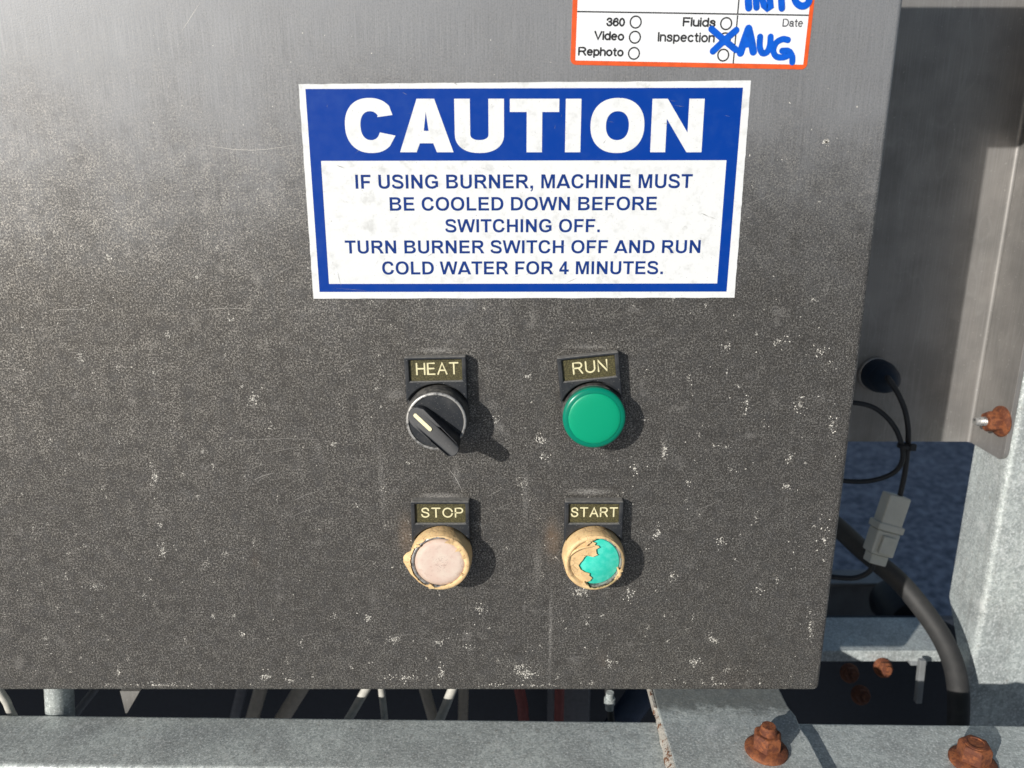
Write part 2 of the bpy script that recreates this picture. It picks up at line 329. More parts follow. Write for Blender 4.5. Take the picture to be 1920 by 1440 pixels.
# ------------------------------------------------------------------ lettering
def arc(cx, cy, rx, ry, a0, a1, n=14, p=2.25):
    out = []
    for i in range(n+1):
        a = R(a0 + (a1-a0)*i/n); c, s = math.cos(a), math.sin(a)
        out.append((cx + rx*math.copysign(abs(c)**(2/p), c), cy + ry*math.copysign(abs(s)**(2/p), s)))
    return out
def band(cl, w, sub=7):
    P = spline([Vector((x, y, 0)) for x, y in cl], sub); n = len(P); L = []; Rr = []
    for i in range(n):
        T = (P[min(i+1, n-1)] - P[max(i-1, 0)]).normalized(); N = Vector((-T.y, T.x, 0))
        ww = w(i/(n-1)) if callable(w) else w
        L.append(P[i] + N*ww/2); Rr.append(P[i] - N*ww/2)
    return [(p.x, p.y) for p in L] + [(p.x, p.y) for p in reversed(Rr)]
def glyph(ch, W, H, s, t):
    """outline loops of a sans capital: W wide, H tall, s vertical stem, t horizontal bar"""
    rc = lambda a, b, c, d: [(a,b),(c,b),(c,d),(a,d)]
    if ch == 'I': return [[rc(0,0,s,H)]]
    if ch == '.': return [[rc(0,0,s,s)]]
    if ch == ',': return [[[(0,s),(0,0),(s*.5,0),(s*.45,-s*.55),(s*.1,-s*.85),(s*.3,-s*1.15),(s*.85,-s*.7),(s,0),(s,s)]]]
    if ch == 'E': return [[[(0,0),(W,0),(W,t),(s,t),(s,H*.5-t*.45),(W*.92,H*.5-t*.45),(W*.92,H*.5+t*.55),(s,H*.5+t*.55),(s,H-t),(W*.97,H-t),(W*.97,H),(0,H)]]]
    if ch == 'F': return [[[(0,0),(s,0),(s,H*.47-t*.5),(W*.9,H*.47-t*.5),(W*.9,H*.47+t*.5),(s,H*.47+t*.5),(s,H-t),(W,H-t),(W,H),(0,H)]]]
    if ch == 'L': return [[[(0,0),(W,0),(W,t),(s,t),(s,H),(0,H)]]]
    if ch == 'H': return [[[(0,0),(s,0),(s,H*.5-t*.5),(W-s,H*.5-t*.5),(W-s,0),(W,0),(W,H),(W-s,H),(W-s,H*.5+t*.5),(s,H*.5+t*.5),(s,H),(0,H)]]]
    if ch == 'T': return [[[(W/2-s/2,0),(W/2+s/2,0),(W/2+s/2,H-t),(W,H-t),(W,H),(0,H),(0,H-t),(W/2-s/2,H-t)]]]
    if ch == 'N':
        k = s*.98
        return [[[(0,0),(k,0),(k,H*.63),(W-k*1.0,0),(W,0),(W,H),(W-k,H),(W-k,H*.37),(k*1.0,H),(0,H)]]]
    if ch == 'M':
        k = s*.93
        return [[[(0,0),(k,0),(k,H*.76),(W/2-k*.48,0),(W/2+k*.48,0),(W-k,H*.76),(W-k,0),(W,0),(W,H),(W-k*1.5,H),(W/2,H*.30),(k*1.5,H),(0,H)]]]
    if ch == 'W':
        k = s*.98
        return [[[(0,H),(W*.175,0),(W*.175+k,0),(W*.5,H*.72),(W*.825-k,0),(W*.825,0),(W,H),(W-k,H),(W*.755,H*.30),(W*.5+k*.55,H),(W*.5-k*.55,H),(W*.245,H*.30),(k,H)]]]
    if ch == 'A':
        k = s*1.08; ay = H*.17; by = ay + t*.95; f = lambda y: (W/2-k*.5)*y/H
        iy = H*.76
        fi = lambda y: k + (W/2-k)*y/iy*.985
        return [[[(0,0),(k,0),(f(ay)+k*1.02,ay),(W-f(ay)-k*1.02,ay),(W-k,0),(W,0),(W/2+k*.52,H),(W/2-k*.52,H)],
                 [(f(by)+k*1.02,by),(W-f(by)-k*1.02,by),(W/2,H*.76)]]]
    if ch == '4':
        k = s*.92; return [[[(W*.52,0),(W*.52+k,0),(W*.52+k,H*.2),(W,H*.2),(W,H*.2+t),(W*.52+k,H*.2+t),(W*.52+k,H),(W*.55,H),(0,H*.2+t),(0,H*.2),(W*.52,H*.2)],
                            [(W*.52,H*.2+t),(W*.24,H*.2+t),(W*.52,H*.71)]]]
    if ch == 'O': return [[arc(W/2,H/2,W/2,H*.515,0,360,48)[:-1], arc(W/2,H/2,W/2-s,H*.515-t,0,360,48)[:-1]]]
    if ch == 'C':
        o = arc(W*.51,H/2,W*.51,H*.515,36,322,40); i = arc(W*.51,H/2,W*.51-s,H*.515-t,322,36,40)
        o[0] = (W*.955,H*.70); i[-1] = (W*.955-s*.98,H*.66); o[-1] = (W,H*.315); i[0] = (W-s*1.0,H*.375)
        return [[o + i]]
    if ch == 'G':
        o = arc(W*.52,H/2,W*.52,H*.515,36,312,40); i = arc(W*.52,H/2,W*.52-s,H*.515-t,306,36,36)
        o[0] = (W*.97,H*.71); i[-1] = (W*.97-s*.98,H*.67)
        return [[o + [(W,H*.12),(W,H*.54),(W*.53,H*.54),(W*.53,H*.54-t),(W-s,H*.54-t),(W-s,H*.22)] + i]]
    if ch == 'D':
        xm = W*.42
        return [[[(0,0)] + arc(xm,H/2,W-xm,H/2,-90,90,20) + [(0,H)], [(s,t)] + arc(xm,H/2,W-xm-s,H/2-t,-90,90,20) + [(s,H-t)]]]
    if ch == 'U':
        r = H*.34
        return [[[(0,H)] + arc(W/2,r,W/2,r+H*.015,180,360,24) + [(W,H),(W-s,H)] + arc(W/2,r,W/2-s,r+H*.015-t,360,180,24) + [(s,H)]]]
    if ch == 'B':
        m = H*.53; x1, x2 = W*.55, W*.56
        o = [(0,0)] + arc(x2,m/2,W-x2,m/2,-90,82,14) + [(W*.86,m+t*.06)] + arc(x1,(m+H)/2-t*.1,W*.95-x1,(H-m)/2+t*.1,-70,90,14) + [(0,H)]
        return [[o, [(s,t)] + arc(x2,(t+m-t*.45)/2,W-x2-s,(m-t*1.45)/2,-90,90,10) + [(s,m-t*.45)],
                 [(s,m+t*.5)] + arc(x1,(m+t*.5+H-t)/2,W*.95-x1-s,(H-t-m-t*.5)/2,-90,90,10) + [(s,H-t)]]]
    if ch in 'RP':
        m = H*.42; x1 = W*.58; cx = (m+H)/2
        bowl = arc(x1,cx,W*.95-x1,(H-m)/2,-90,90,16)
        hole = [(s,m+t)] + arc(x1,cx,W*.95-x1-s,(H-m)/2-t,-90,90,12) + [(s,H-t)]
        if ch == 'P': return [[[(0,0),(s,0),(s,m)] + bowl + [(0,H)], hole]]
        leg = [(0,0),(s,0),(s,m),(W*.36,m),(W*.50,m*.86),(W*.66,m*.55),(W-s*1.08,0),(W*1.04,0),(W*.86,m*.62),(W*.76,m*.88),(W*.70,m+t*.06)]
        bowl[0] = (x1+W*.13,m+t*.08); bowl = [b for b in bowl if b[1] >= m + t*.07]
        return [[leg + bowl + [(0,H)], hole]]
    if ch == 'S':
        a = s*.5; b = t*.5
        cl = [(W*.90-a*.4,H*.70),(W*.82,H*.835),(W*.66,H-b*1.02),(W*.48,H*1.012-b),(W*.26,H-b*1.15),(a*1.25,H*.80),(a*1.3,H*.68),(W*.25,H*.585),(W*.5,H*.52),
              (W*.76,H*.435),(W-a*1.02,H*.30),(W-a*1.25,H*.175),(W*.72,b*1.08),(W*.50,-H*.012+b),(W*.29,b*1.1),(W*.13,H*.16),(a*.75,H*.29)]
        return [[band(cl, lambda q: t + (s-t)*.6*math.exp(-((abs(q-.5)-.22)/.12)**2) + (s-t)*(.4 if .4<q<.6 else 0))]]
    return []
ARIALB = dict(A=(0,722,722),B=(73,595,722),C=(47,636,722),D=(72,610,722),E=(73,540,667),F=(74,493,611),G=(47,660,778),H=(73,575,722),I=(68,0,278),L=(77,493,611),
              M=(71,690,833),N=(74,570,722),O=(44,690,778),R=(73,610,722),S=(36,590,667),T=(22,567,611),U=(72,578,722),W=(3,938,944),P=(73,570,667))
ARIALB['4'] = (26,500,556); ARIALB[','] = (70,0,278); ARIALB['.'] = (72,0,278)
def text_outline(mb, txt, org, ux, width, H, z, s=.185, t=.16, track=0):
    """lay txt along ux from org to fill width (metres) at cap height H"""
    x = 0; items = []
    for ch in txt:
        if ch == ' ': x += 278 + track; continue
        lsb, w, adv = ARIALB[ch]; items.append((ch, x + lsb, w)); x += adv + track
    last = items[-1]; ext0 = items[0][1]; ext1 = last[1] + (last[2] or 145)
    k = width / (ext1 - ext0); uy = Vector((-ux.y, ux.x)); sm = s*H; tm = t*H
    for ch, x0, w in items:
        for loops in glyph(ch, max(w*k, sm), H, sm, tm):
            mb.prism([[tuple(org + ux*((x0-ext0)*k + px) + uy*py) for px, py in lp] for lp in loops], z, z, bottom=False)
def disc_line(mb, pts, w, z, sub=1, caps=True, close=False, lift=[0]):
    """flat stroke of width w (thin plate), round caps; each one lies a hair above the last"""
    P = spline([Vector((p[0], p[1], 0)) for p in pts], sub)
    if close: P = P + [P[0]]
    n = len(P); L = []; Rr = []
    for i in range(n):
        a, b = P[max(i-1, 0)], P[min(i+1, n-1)]
        if close and i in (0, n-1): a, b = P[-2], P[1]
        T = (b-a).normalized(); N = Vector((-T.y, T.x, 0)); kk = 1
        if 0 < i < n-1:
            T1 = (P[i]-P[i-1]).normalized(); kk = 1/max(.6, abs(N.dot(Vector((-T1.y, T1.x, 0)))))
        L.append(P[i] + N*w/2*kk); Rr.append(P[i] - N*w/2*kk)
    if close:
        for i in range(n-1): mb.add([(L[i].x,L[i].y,z),(Rr[i].x,Rr[i].y,z),(Rr[i+1].x,Rr[i+1].y,z),(L[i+1].x,L[i+1].y,z)], [(0,1,2,3)])
        return
    vs = []
    def cap(c, T, sgn):
        a0 = math.atan2(T.y, T.x); return [(c.x + w/2*math.cos(a0+sgn+math.pi*k/8), c.y + w/2*math.sin(a0+sgn+math.pi*k/8), z) for k in range(1, 8)]
    n0 = len(L)
    vs = [(p.x, p.y, z) for p in L] + [(p.x, p.y, z) for p in Rr]
    fs = [(i, i+n0, i+n0+1, i+1) for i in range(n0-1)]
    if caps:
        T = (P[-1]-P[-2]).normalized(); c1 = cap(P[-1], T, -math.pi/2); k = len(vs); vs += c1; fs.append((n0-1, 2*n0-1) + tuple(range(k, k+7)))
        T = (P[0]-P[1]).normalized(); c1 = cap(P[0], T, -math.pi/2); k = len(vs); vs += c1; fs.append((n0, 0) + tuple(range(k, k+7)))
    mb.add(vs, fs)
# single-stroke letters on a 0..1 high grid: (width, [strokes])
def circ(cx, cy, rx, ry, a0=0, a1=360, n=18): return [(cx+rx*math.cos(R(a0+(a1-a0)*i/n)), cy+ry*math.sin(R(a0+(a1-a0)*i/n))) for i in range(n+1)]
SF = {
 'H': (.72, [[(0,0),(0,1)],[(.72,0),(.72,1)],[(0,.52),(.72,.52)]]), 'E': (.62, [[(.62,0),(0,0),(0,1),(.6,1)],[(0,.52),(.55,.52)]]),
 'A': (.80, [[(0,0),(.4,1),(.8,0)],[(.15,.34),(.65,.34)]]), 'T': (.74, [[(0,1),(.74,1)],[(.37,1),(.37,0)]]),
 'R': (.72, [[(0,0),(0,1),(.42,1)]+circ(.42,.75,.26,.25,90,-90,10)[1:]+[(0,.5)],[(.42,.5),(.70,0)]]),
 'U': (.70, [[(0,1),(0,.33)]+circ(.35,.33,.35,.33,180,360,14)[1:]+[(.7,1)]]), 'N': (.70, [[(0,0),(0,1),(.70,0),(.70,1)]]),
 'S': (.66, [[tuple(p[:2]) for p in spline([Vector((x,y,0)) for x,y in [(.63,.74),(.55,.93),(.33,1),(.1,.92),(.04,.74),(.15,.58),(.36,.51),(.57,.42),(.65,.25),(.55,.07),(.33,0),(.1,.07),(0,.27)]],3)]]),
 'O': (.86, [circ(.43,.5,.43,.5,0,360,26)]), 'P': (.66, [[(0,0),(0,1),(.40,1)]+circ(.40,.74,.26,.26,90,-90,10)[1:]+[(0,.48)]]),
 'F': (.55, [[(0,0),(0,1),(.55,1)],[(0,.52),(.48,.52)]]), 'V': (.68, [[(0,1),(.34,0),(.68,1)]]), 'I': (.0, [[(0,0),(0,1)]]),
 'D': (.68, [[(0,0),(0,1),(.3,1)]+circ(.28,.5,.40,.5,90,-90,14)[1:]+[(0,0)]]),
 '3': (.56, [[tuple(p[:2]) for p in spline([Vector((x,y,0)) for x,y in [(.02,.78),(.12,.96),(.30,1),(.48,.92),(.50,.72),(.40,.56),(.24,.53)]],3)],[tuple(p[:2]) for p in spline([Vector((x,y,0)) for x,y in [(.24,.53),(.46,.47),(.55,.28),(.46,.06),(.27,0),(.08,.06),(0,.25)]],3)]]),
 '6': (.56, [[tuple(p[:2]) for p in spline([Vector((x,y,0)) for x,y in [(.53,.80),(.44,.96),(.30,1),(.10,.85),(.0,.5),(.03,.2),(.15,.03),(.3,0),(.48,.09),(.56,.3),(.48,.52),(.3,.6),(.12,.53),(.02,.33)]],3)]]),
 '0': (.54, [circ(.27,.5,.27,.5,0,360,22)]), 'i': (.0, [[(0,0),(0,.72)],[(0,.96),(0,1)]]), 'l': (.0, [[(0,0),(0,1)]]),
 'd': (.50, [[(.5,0),(.5,1)],circ(.25,.36,.25,.36,0,360,18)]), 'e': (.50, [[(.02,.38),(.50,.38)]+circ(.25,.36,.25,.36,5,310,16)]),
 'o': (.52, [circ(.26,.36,.26,.36,0,360,18)]), 'p': (.50, [[(0,-.26),(0,.72)],circ(.25,.36,.25,.36,0,360,18)]),
 'h': (.46, [[(0,0),(0,1)],[(0,.45)]+circ(.23,.48,.23,.24,170,0,8)+[(.46,0)]]), 'n': (.46, [[(0,0),(0,.72)],[(0,.45)]+circ(.23,.48,.23,.24,170,0,8)+[(.46,0)]]),
 't': (.26, [[(.12,.95),(.12,.12),(.18,.02),(.26,.02)],[(0,.71),(.26,.71)]]), 'u': (.46, [[(0,.72),(0,.24)]+circ(.23,.24,.23,.24,190,350,8)+[(.46,.45)],[(.46,.72),(.46,0)]]),
 's': (.44, [[tuple(p[:2]) for p in spline([Vector((x,y,0)) for x,y in [(.42,.54),(.36,.67),(.22,.72),(.06,.66),(.04,.52),(.2,.40),(.38,.31),(.43,.17),(.34,.03),(.2,0),(.05,.05),(0,.19)]],2)]]),
 'c': (.46, [circ(.25,.36,.25,.36,45,315,14)]), 'a': (.48, [[(.04,.55)]+circ(.22,.52,.2,.2,150,0,7)+[(.42,.05),(.48,0)],circ(.20,.20,.20,.20,80,-280,14)]),
}
def text_stroke(mb, txt, org, ux, width, H, w, z, gap=.26):
    x = 0; items = []
    for ch in txt:
        adv, st = SF[ch]; items.append((x, st)); x += adv + gap
    k = (width - w) / ((x - gap)*H) if x > gap else 1
    uy = Vector((-ux.y, ux.x)); i = 0
    for x0, st in items:
        for s_ in st:
            i += 1
            disc_line(mb, [tuple(org + ux*(w/2 + (x0+px)*H*k) + uy*(w/2 + py*(H-w))) for px, py in s_], w, z + (i % 3)*.000012)

# ------------------------------------------------------------------ the ground
g = MB(); g.add([(-400,-400,-.75),(400,-400,-.75),(400,400,-.75),(-400,400,-.75)], [(0,1,2,3)])
tag(g.build('ground', M['asphalt']), kind='structure')

# ------------------------------------------------------------------ control box
XR = pan(1607, 720).x; ZB = pan(800, 1296).y; XL = -.80; ZT = .157
box = thing('control_box', 'stainless steel control box with tarnished speckled front carrying the switches and stickers', 'control box', Matrix.Translation((0, 0, 0)))
def rounded_sheet(x0, z0, x1, z1, r=.0026, depth=.022, n=6):
    mb = MB(); prof = [(r - r*math.sin(R(90)*i/n), r - r*math.cos(R(90)*i/n)) for i in range(n+1)]   # (inset from side, depth y)
    prof = [(depth*0, depth)] + list(reversed([(a, b) for a, b in prof][::-1]))[::-1] if False else prof
    rings = []; rr = .0006
    for ins, y in [(r*(1-math.sin(R(90)*(1-i/n)))*1.0, r*(1-math.cos(R(90)*(1-i/n)))) for i in range(n+1)] [::-1]:
        rings.append((ins, y))
    # rings from the flat face (inset r, y 0) out to the side wall (inset 0, y r) and back to depth
    rings = [(r*(1-math.sin(R(90)*i/n)), r*(1-math.cos(R(90)*i/n))) for i in range(n+1)] + [(0, depth)]
    vs = []; m = 0
    for ins, y in rings:
        loop = []
        for (cx, cz, a0) in ((x1-rr-r, z0+rr+r, -90), (x1-rr-r, z1-rr-r, 0), (x0+rr+r, z1-rr-r, 90), (x0+rr+r, z0+rr+r, 180)):
            for k in range(6):
                a = R(a0 + 90*k/5); q = rr + r - ins; loop.append((cx + q*math.cos(a), y, cz + q*math.sin(a)))
        m = len(loop); vs += loop
    fs = [tuple(range(m))]
    for i in range(len(rings)-1):
        for k in range(m): fs.append((i*m+k, i*m+(k+1) % m, (i+1)*m+(k+1) % m, (i+1)*m+k))
    fs.append(tuple(reversed([(len(rings)-1)*m+k for k in range(m)])))
    return mb.add(vs, fs)
rounded_sheet(XL, ZB, XR, ZT).build('front_panel', M['panel'], box, smooth=40)
MB().box((XL+.01, .0221, ZB+.004), (.05, .12, ZT-.002)).build('housing', M['steel'], box, bevel=.002)
shadow_overhang = MB().box((XL-.01, -.003, .0887), (XR+.08, .0225, ZT+.0015)); shadow_overhang.build('shadow_overhang', M['steel'], box, bevel=.002)  # unseen overhang, added to cast the shadow on the back plate and flange

# crust flecks clustered over the face; many scattered ones paint in metal sparkle
fl = MB(); rnd = random.Random(3)
def fleck(x, z, r, el=1.0, an=0.0, y=-.00006):
    n = rnd.choice((4, 5, 6)); ca, sa = math.cos(an), math.sin(an); vs = []
    for k in range(n):
        a = 2*math.pi*k/n + rnd.uniform(-.3, .3); q = r*rnd.uniform(.45, 1.1); px, pz = q*math.cos(a)*el, q*math.sin(a)
        vs.append((x + px*ca - pz*sa, y, z + px*sa + pz*ca))
    fl.add(vs, [tuple(reversed(range(n)))])
for i in range(8500):
    u, v = rnd.uniform(-20, 1640), rnd.uniform(60, 1300)
    if rnd.random() > .10 + .9*min(1, (v/1300)**1.3): continue
    p = pan(u, v)
    if p.x < XR - .004 and p.y > ZB + .003: fleck(p.x, p.y, .00006 + .00024*rnd.random()**5, rnd.uniform(1, 2.4), rnd.uniform(0, 3))
CL = [(475,747,13,15,60),(290,895,8,16,70),(305,1030,8,20,70),(300,985,6,10,20),(1015,825,10,9,90),(1245,845,5,28,70),(1475,912,9,7,60),(985,1262,27,14,170),(970,1250,14,8,60),
      (1160,962,9,18,55),(1549,266,7,7,60),(1088,1108,20,9,150),(820,1205,9,5,40),(1300,1240,13,7,60),(1145,1240,10,5,30),(828,1262,8,14,60),(500,1268,18,9,70),
      (545,1276,12,6,30),(222,1258,5,14,50),(1400,755,12,22,50),(1362,650,12,10,40),(1020,853,9,8,40),(1232,1000,8,16,40),(1352,1015,12,14,50),(690,1160,8,8,40),
      (740,1200,16,8,50),(1190,880,10,16,50),(625,832,12,8,40),(1340,1200,12,8,40),(1425,1105,12,12,30),(205,482,8,7,25),(180,1100,30,16,50),(435,600,12,4,25),
      (370,520,4,4,14),(310,485,4,3,10),(765,868,4,3,24),(1460,640,18,14,40),(1540,660,12,12,50),(1560,800,10,30,60),(1545,1010,12,50,70),(1520,1180,10,50,60),
      (400,872,4,5,18),(760,1272,60,8,90),(300,1285,140,6,120),(1000,1285,160,6,90),(1350,1282,100,7,60),(900,1140,12,10,40),(1180,1110,12,20,50),(1290,905,10,10,30),
      (880,1215,14,8,30),(930,790,8,10,24),(1480,860,10,14,40),(1260,1080,12,10,30),(1500,760,14,20,50),(990,705,10,6,26),(370,930,8,5,20),(455,1190,6,7,22),(440,1155,4,6,22)]
for (u, v, ru, rv, n) in CL:
    for k in range(int(n*1.15)):
        a, q = rnd.uniform(0, 6.28), abs(rnd.gauss(0, .55)); p = pan(u + ru*q*math.cos(a), v + rv*q*math.sin(a))
        if p.x < XR - .003 and p.y > ZB + .003: fleck(p.x, p.y, .00008 + .00034*rnd.random()**3, rnd.uniform(1, 2.2), rnd.uniform(0, 3))
for k in range(190):
    u, v = rnd.uniform(20, 1560), 350 + 940*rnd.random()**.7; s_ = rnd.uniform(2, 9); n = int(s_*rnd.uniform(2, 5)); el = rnd.uniform(.6, 1.8)
    for i in range(n):
        a, q = rnd.uniform(0, 6.28), abs(rnd.gauss(0, .6)); p = pan(u + s_*q*math.cos(a), v + s_*el*q*math.sin(a))
        if p.x < XR - .003 and p.y > ZB + .003: fleck(p.x, p.y, .00006 + .00022*rnd.random()**3, rnd.uniform(1, 2.2), rnd.uniform(0, 3))
fl.build('crust_and_sparkle_flecks', M['flake'], box, smooth='keep', kind='stuff')
sc = MB()
def scratch(u0, v0, u1, v1, w=.00010, bend=0.0):
    a, b = pan(u0, v0), pan(u1, v1); d = (b-a); nrm = Vector((-d.y, d.x)).normalized(); n = 6; vs = []
    for k in range(n+1):
        t_ = k/n; c = a + d*t_ + nrm*d.length*bend*math.sin(math.pi*t_); ww = w*math.sin(math.pi*min(.97, max(.03, t_)))**.5/2
        vs += [(c.x + nrm.x*ww, -.00004, c.y + nrm.y*ww), (c.x - nrm.x*ww, -.00004, c.y - nrm.y*ww)]
    sc.add(vs, [(2*k, 2*k+1, 2*k+3, 2*k+2) for k in range(n)])
for (a, b, c, d, w_, be) in [(375,270,560,270,.14,-.06),(410,829,600,824,.10,.02),(475,900,515,886,.18,.03),(460,885,500,870,.1,.04),(505,848,560,838,.1,0),(548,940,600,920,.12,.04),
      (545,970,600,950,.1,.03),(95,583,150,580,.16,.03),(375,582,480,580,.12,.03),(340,60,375,5,.10,0),(1030,672,1060,655,.1,0),(440,480,480,495,.08,0),(545,1142,570,1141,.12,0),
      (640,690,672,672,.14,.05),(630,700,660,690,.1,.05),(655,880,690,872,.08,0),(915,930,945,915,.12,0),(930,955,965,940,.1,0),(1400,1060,1440,1050,.08,0),(1010,1160,1060,1130,.1,.1),
      (1395,385,1460,360,.08,0),(838,875,868,925,.2,.05),(1300,960,1345,940,.08,0),(560,1195,600,1185,.08,0),(720,1205,780,1190,.12,.1),(1180,640,1240,610,.07,.1)]:
    scratch(a, b, c, d, w_*.001, be)
for i in range(420):
    u, v = rnd.uniform(0, 1600), rnd.uniform(250, 1280); L = rnd.uniform(6, 34)*rnd.random(); an = rnd.choice((rnd.gauss(-.4, .25), rnd.gauss(-.4, .25), rnd.uniform(0, 3)))
    p = pan(u + L, v)
    if p.x < XR - .006: scratch(u, v, u + L*math.cos(an), v + L*math.sin(an), rnd.uniform(.03, .09)*.001, rnd.uniform(-.08, .08))
sc.build('scratches', M['scratch'], box, smooth='keep', kind='stuff')

# ------------------------------------------------------------------ caution sticker
def quad_path(cs, jitter=0, n=40):
    out = []
    for i in range(4):
        a, b = cs[i], cs[(i+1) % 4]
        for k in range(n):
            p = a.lerp(b, k/n)
            if jitter and k: p = p + Vector((rnd.uniform(-1, 1), rnd.uniform(-1, 1)))*jitter
            out.append(p)
    return out
C0 = pan(975, 360)
caution = thing('caution_sticker', 'blue and white rectangular CAUTION sticker about cooling down the burner, above the switches', 'sticker', face_frame(C0.x, C0.y))
def lp(u, v): return pan(u, v) - C0
outer = quad_path([lp(588,560), lp(1377,558), lp(1408,151), lp(560,158)], .00012)
MB().prism([outer], .00002, .00018).build('backing', M['white'], caution)
bo = [lp(599.4,547.2), lp(1362,546.6), lp(1392.8,164.4), lp(572.8,166.9)]; bi = [lp(616.9,532.2), lp(1344.4,531.3), lp(1361.9,300.3), lp(601.9,301.6)]
MB().prism([bo, bi], .00024, .00024, bottom=False).build('blue_border', M['blue'], caution, smooth='keep')
ct = MB()
for ch, ua, ub in [('C',647,741),('A',748.5,849.5),('U',852.5,945),('T',956,1048),('I',1060,1092),('O',1107,1208),('N',1221,1318)]:
    a, b = lp(ua, 285.5), lp(ub, 285.2); top = lp((ua+ub)/2, 185.2); ux = Vector((1, 0)); W = b.x-a.x; H = top.y - a.y
    # the letter is set between its left and right edges at mid height
    a2, b2 = lp(ua, 236), lp(ub, 236); W = b2.x-a2.x
    for loops in glyph(ch, W, H, H*.305, H*.245):
        ct.prism([[(a2.x + x, a.y + y) for x, y in l_] for l_ in loops], .00030, .00030, bottom=False)
ct.build('heading_lettering', M['white'], caution, smooth='keep')
for txt, (u0, v0), (u1, v1), vt in [('IF USING BURNER, MACHINE MUST',(667.2,353.8),(1297.5,352.5),327),('BE COOLED DOWN BEFORE',(731.3,395.1),(1231,394),369.2),
        ('SWITCHING OFF.',(835.3,435.6),(1124.7,435.2),410.8),('TURN BURNER SWITCH OFF AND RUN',(647.8,475.3),(1312.5,474.4),450.4),('COLD WATER FOR 4 MINUTES.',(717.2,514.6),(1242.8,513.9),489.9)]:
    a, b = lp(u0, v0), lp(u1, v1); H = lp(980, vt).y - lp(980, (v0+v1)/2).y; d = (b-a)
    # keystone: extents were read at mid height
    mb = MB(); text_outline(mb, txt, a, d.normalized(), d.length, H, .00024, s=.20, t=.17); mb.build('lettering', M['navy'], caution, smooth='keep')

sf_ = MB(); r3 = random.Random(9)
for (u0, v0, u1, v1, w_) in [(1313,399,1330,407,.35),(1328,405,1345,412,.2),(630,309,648,316,.3),(632,505,640,540,.12),(690,545,625,540,.1),(848,152,858,160,.4),(1130,270,1136,262,.2),(1240,232,1262,230,.15)] + [(u, v, u+r3.uniform(-22, 22), v+r3.uniform(-9, 9), r3.uniform(.05, .12)) for u, v in [(r3.uniform(600, 1360), r3.uniform(170, 545)) for _ in range(36)]]:
    a, b = lp(u0, v0), lp(u1, v1); d = b-a; nn_ = Vector((-d.y, d.x)).normalized()*w_*.0005
    m_ = a.lerp(b, .45) + nn_*r3.uniform(-1, 1); sf_.add([(a.x, a.y, .00034), (m_.x-nn_.x, m_.y-nn_.y, .00034), (b.x, b.y, .00034), (m_.x+nn_.x, m_.y+nn_.y, .00034)], [(0, 1, 2, 3)])
sf_.build('scuffs', M['grime'], caution, smooth='keep', kind='stuff')

# ------------------------------------------------------------------ inspection sticker
Z = lambda X, Y: lp2(1000 + X/2.743, Y/2.743)
C1 = pan(1295, 20)
def lp2(u, v): return pan(u, v) - C1
insp = thing('inspection_sticker', 'white checklist sticker with orange border and blue marker handwriting, at the top edge', 'sticker', face_frame(C1.x, C1.y))
BL, BR_ = Z(190, 333), Z(1405, 358); ex = (BR_-BL).normalized(); ey = Vector((-ex.y, ex.x)); WW = (BR_-BL).length; HH = .105
def loc(x, y): return BL + ex*x + ey*y
def rrect(x0, y0, x1, y1, r):
    out = []
    for cx, cy, a0 in ((x1-r, y0+r, -90), (x1-r, y1-r, 0), (x0+r, y1-r, 90), (x0+r, y0+r, 180)):
        for k in range(7): a = R(a0+15*k); out.append(loc(cx + r*math.cos(a), cy + r*math.sin(a)))
    return out
MB().prism([rrect(0, 0, WW, HH, .0024)], .00002, .00014).build('orange_border', M['orange'], insp)
i0, i1 = Z(216, 311), Z(1387, 333)
MB().prism([[i0, i1, i1 + ey*.098, i0 + ey*.098]], .00020, .00020, bottom=False).build('paper_face', M['paper'], insp, smooth='keep')
ru = MB()
def rule(p, q, w): disc_line(ru, [tuple(p), tuple(q)], w, .00024, caps=False)
rule(Z(225, 60), Z(1415, 79), .00055)
rule(Z(1027, 327), Z(1050, 78.9), .00055); rule(Z(1050.2, 69.1), Z(1072, -165), .00055)
ru.build('ruled_lines', M['ink'], insp, smooth='keep')
for X, Y in ((526,114),(522,192),(517,275),(991,122),(985,200),(976,284)):
    cm = MB(); c_ = Z(X, Y); disc_line(cm, [tuple(c_ + Vector((math.cos(a*.2618), math.sin(a*.2618)))*.0023) for a in range(24)], .00060, .00024, close=True)
    cm.build('checkbox', M['ink'], insp, smooth='keep')
def line_(mb, txt, X0, X1, Yb, Yt, w, z=.00024, gap=.2):
    a, b = Z(X0, Yb[0]), Z(X1, Yb[1]); H = (Z(X0, Yt) - a).length; text_stroke(mb, txt, a, (b-a).normalized(), (b-a).length, H, w, z, gap)
pr = MB()
line_(pr, '360', 374, 470, (136,138), 90, .00074, gap=.22); line_(pr, 'Video', 311, 466, (206,211), 158, .00074); line_(pr, 'Rephoto', 229, 463, (287,292), 240, .00074)
line_(pr, 'Fluids', 766, 936, (137,141), 88, .00074); line_(pr, 'Inspection', 638, 931, (215,220), 164, .00070)
pr.build('printed_words', M['ink'], insp, smooth='keep')
dt = MB(); line_(dt, 'Date', 1279, 1384, (138,140), 96, .00050); dt.build('date_word', M['greyink'], insp, smooth='keep')
hw = MB(); hz = [.00028]
def mk(pts, w=.0029, sub=4):
    hz[0] += .000012; disc_line(hw, [tuple(Z(*p)) for p in pts], w, hz[0], sub=sub)
mk([(1064,272),(1082,215),(1105,150)], .0032); mk([(1106,148),(1118,200),(1130,266)], .0032); mk([(1086,232),(1128,224)], .0024)
mk([(1165,190),(1163,240),(1175,272),(1200,268),(1215,235),(1219,190)], .0026)
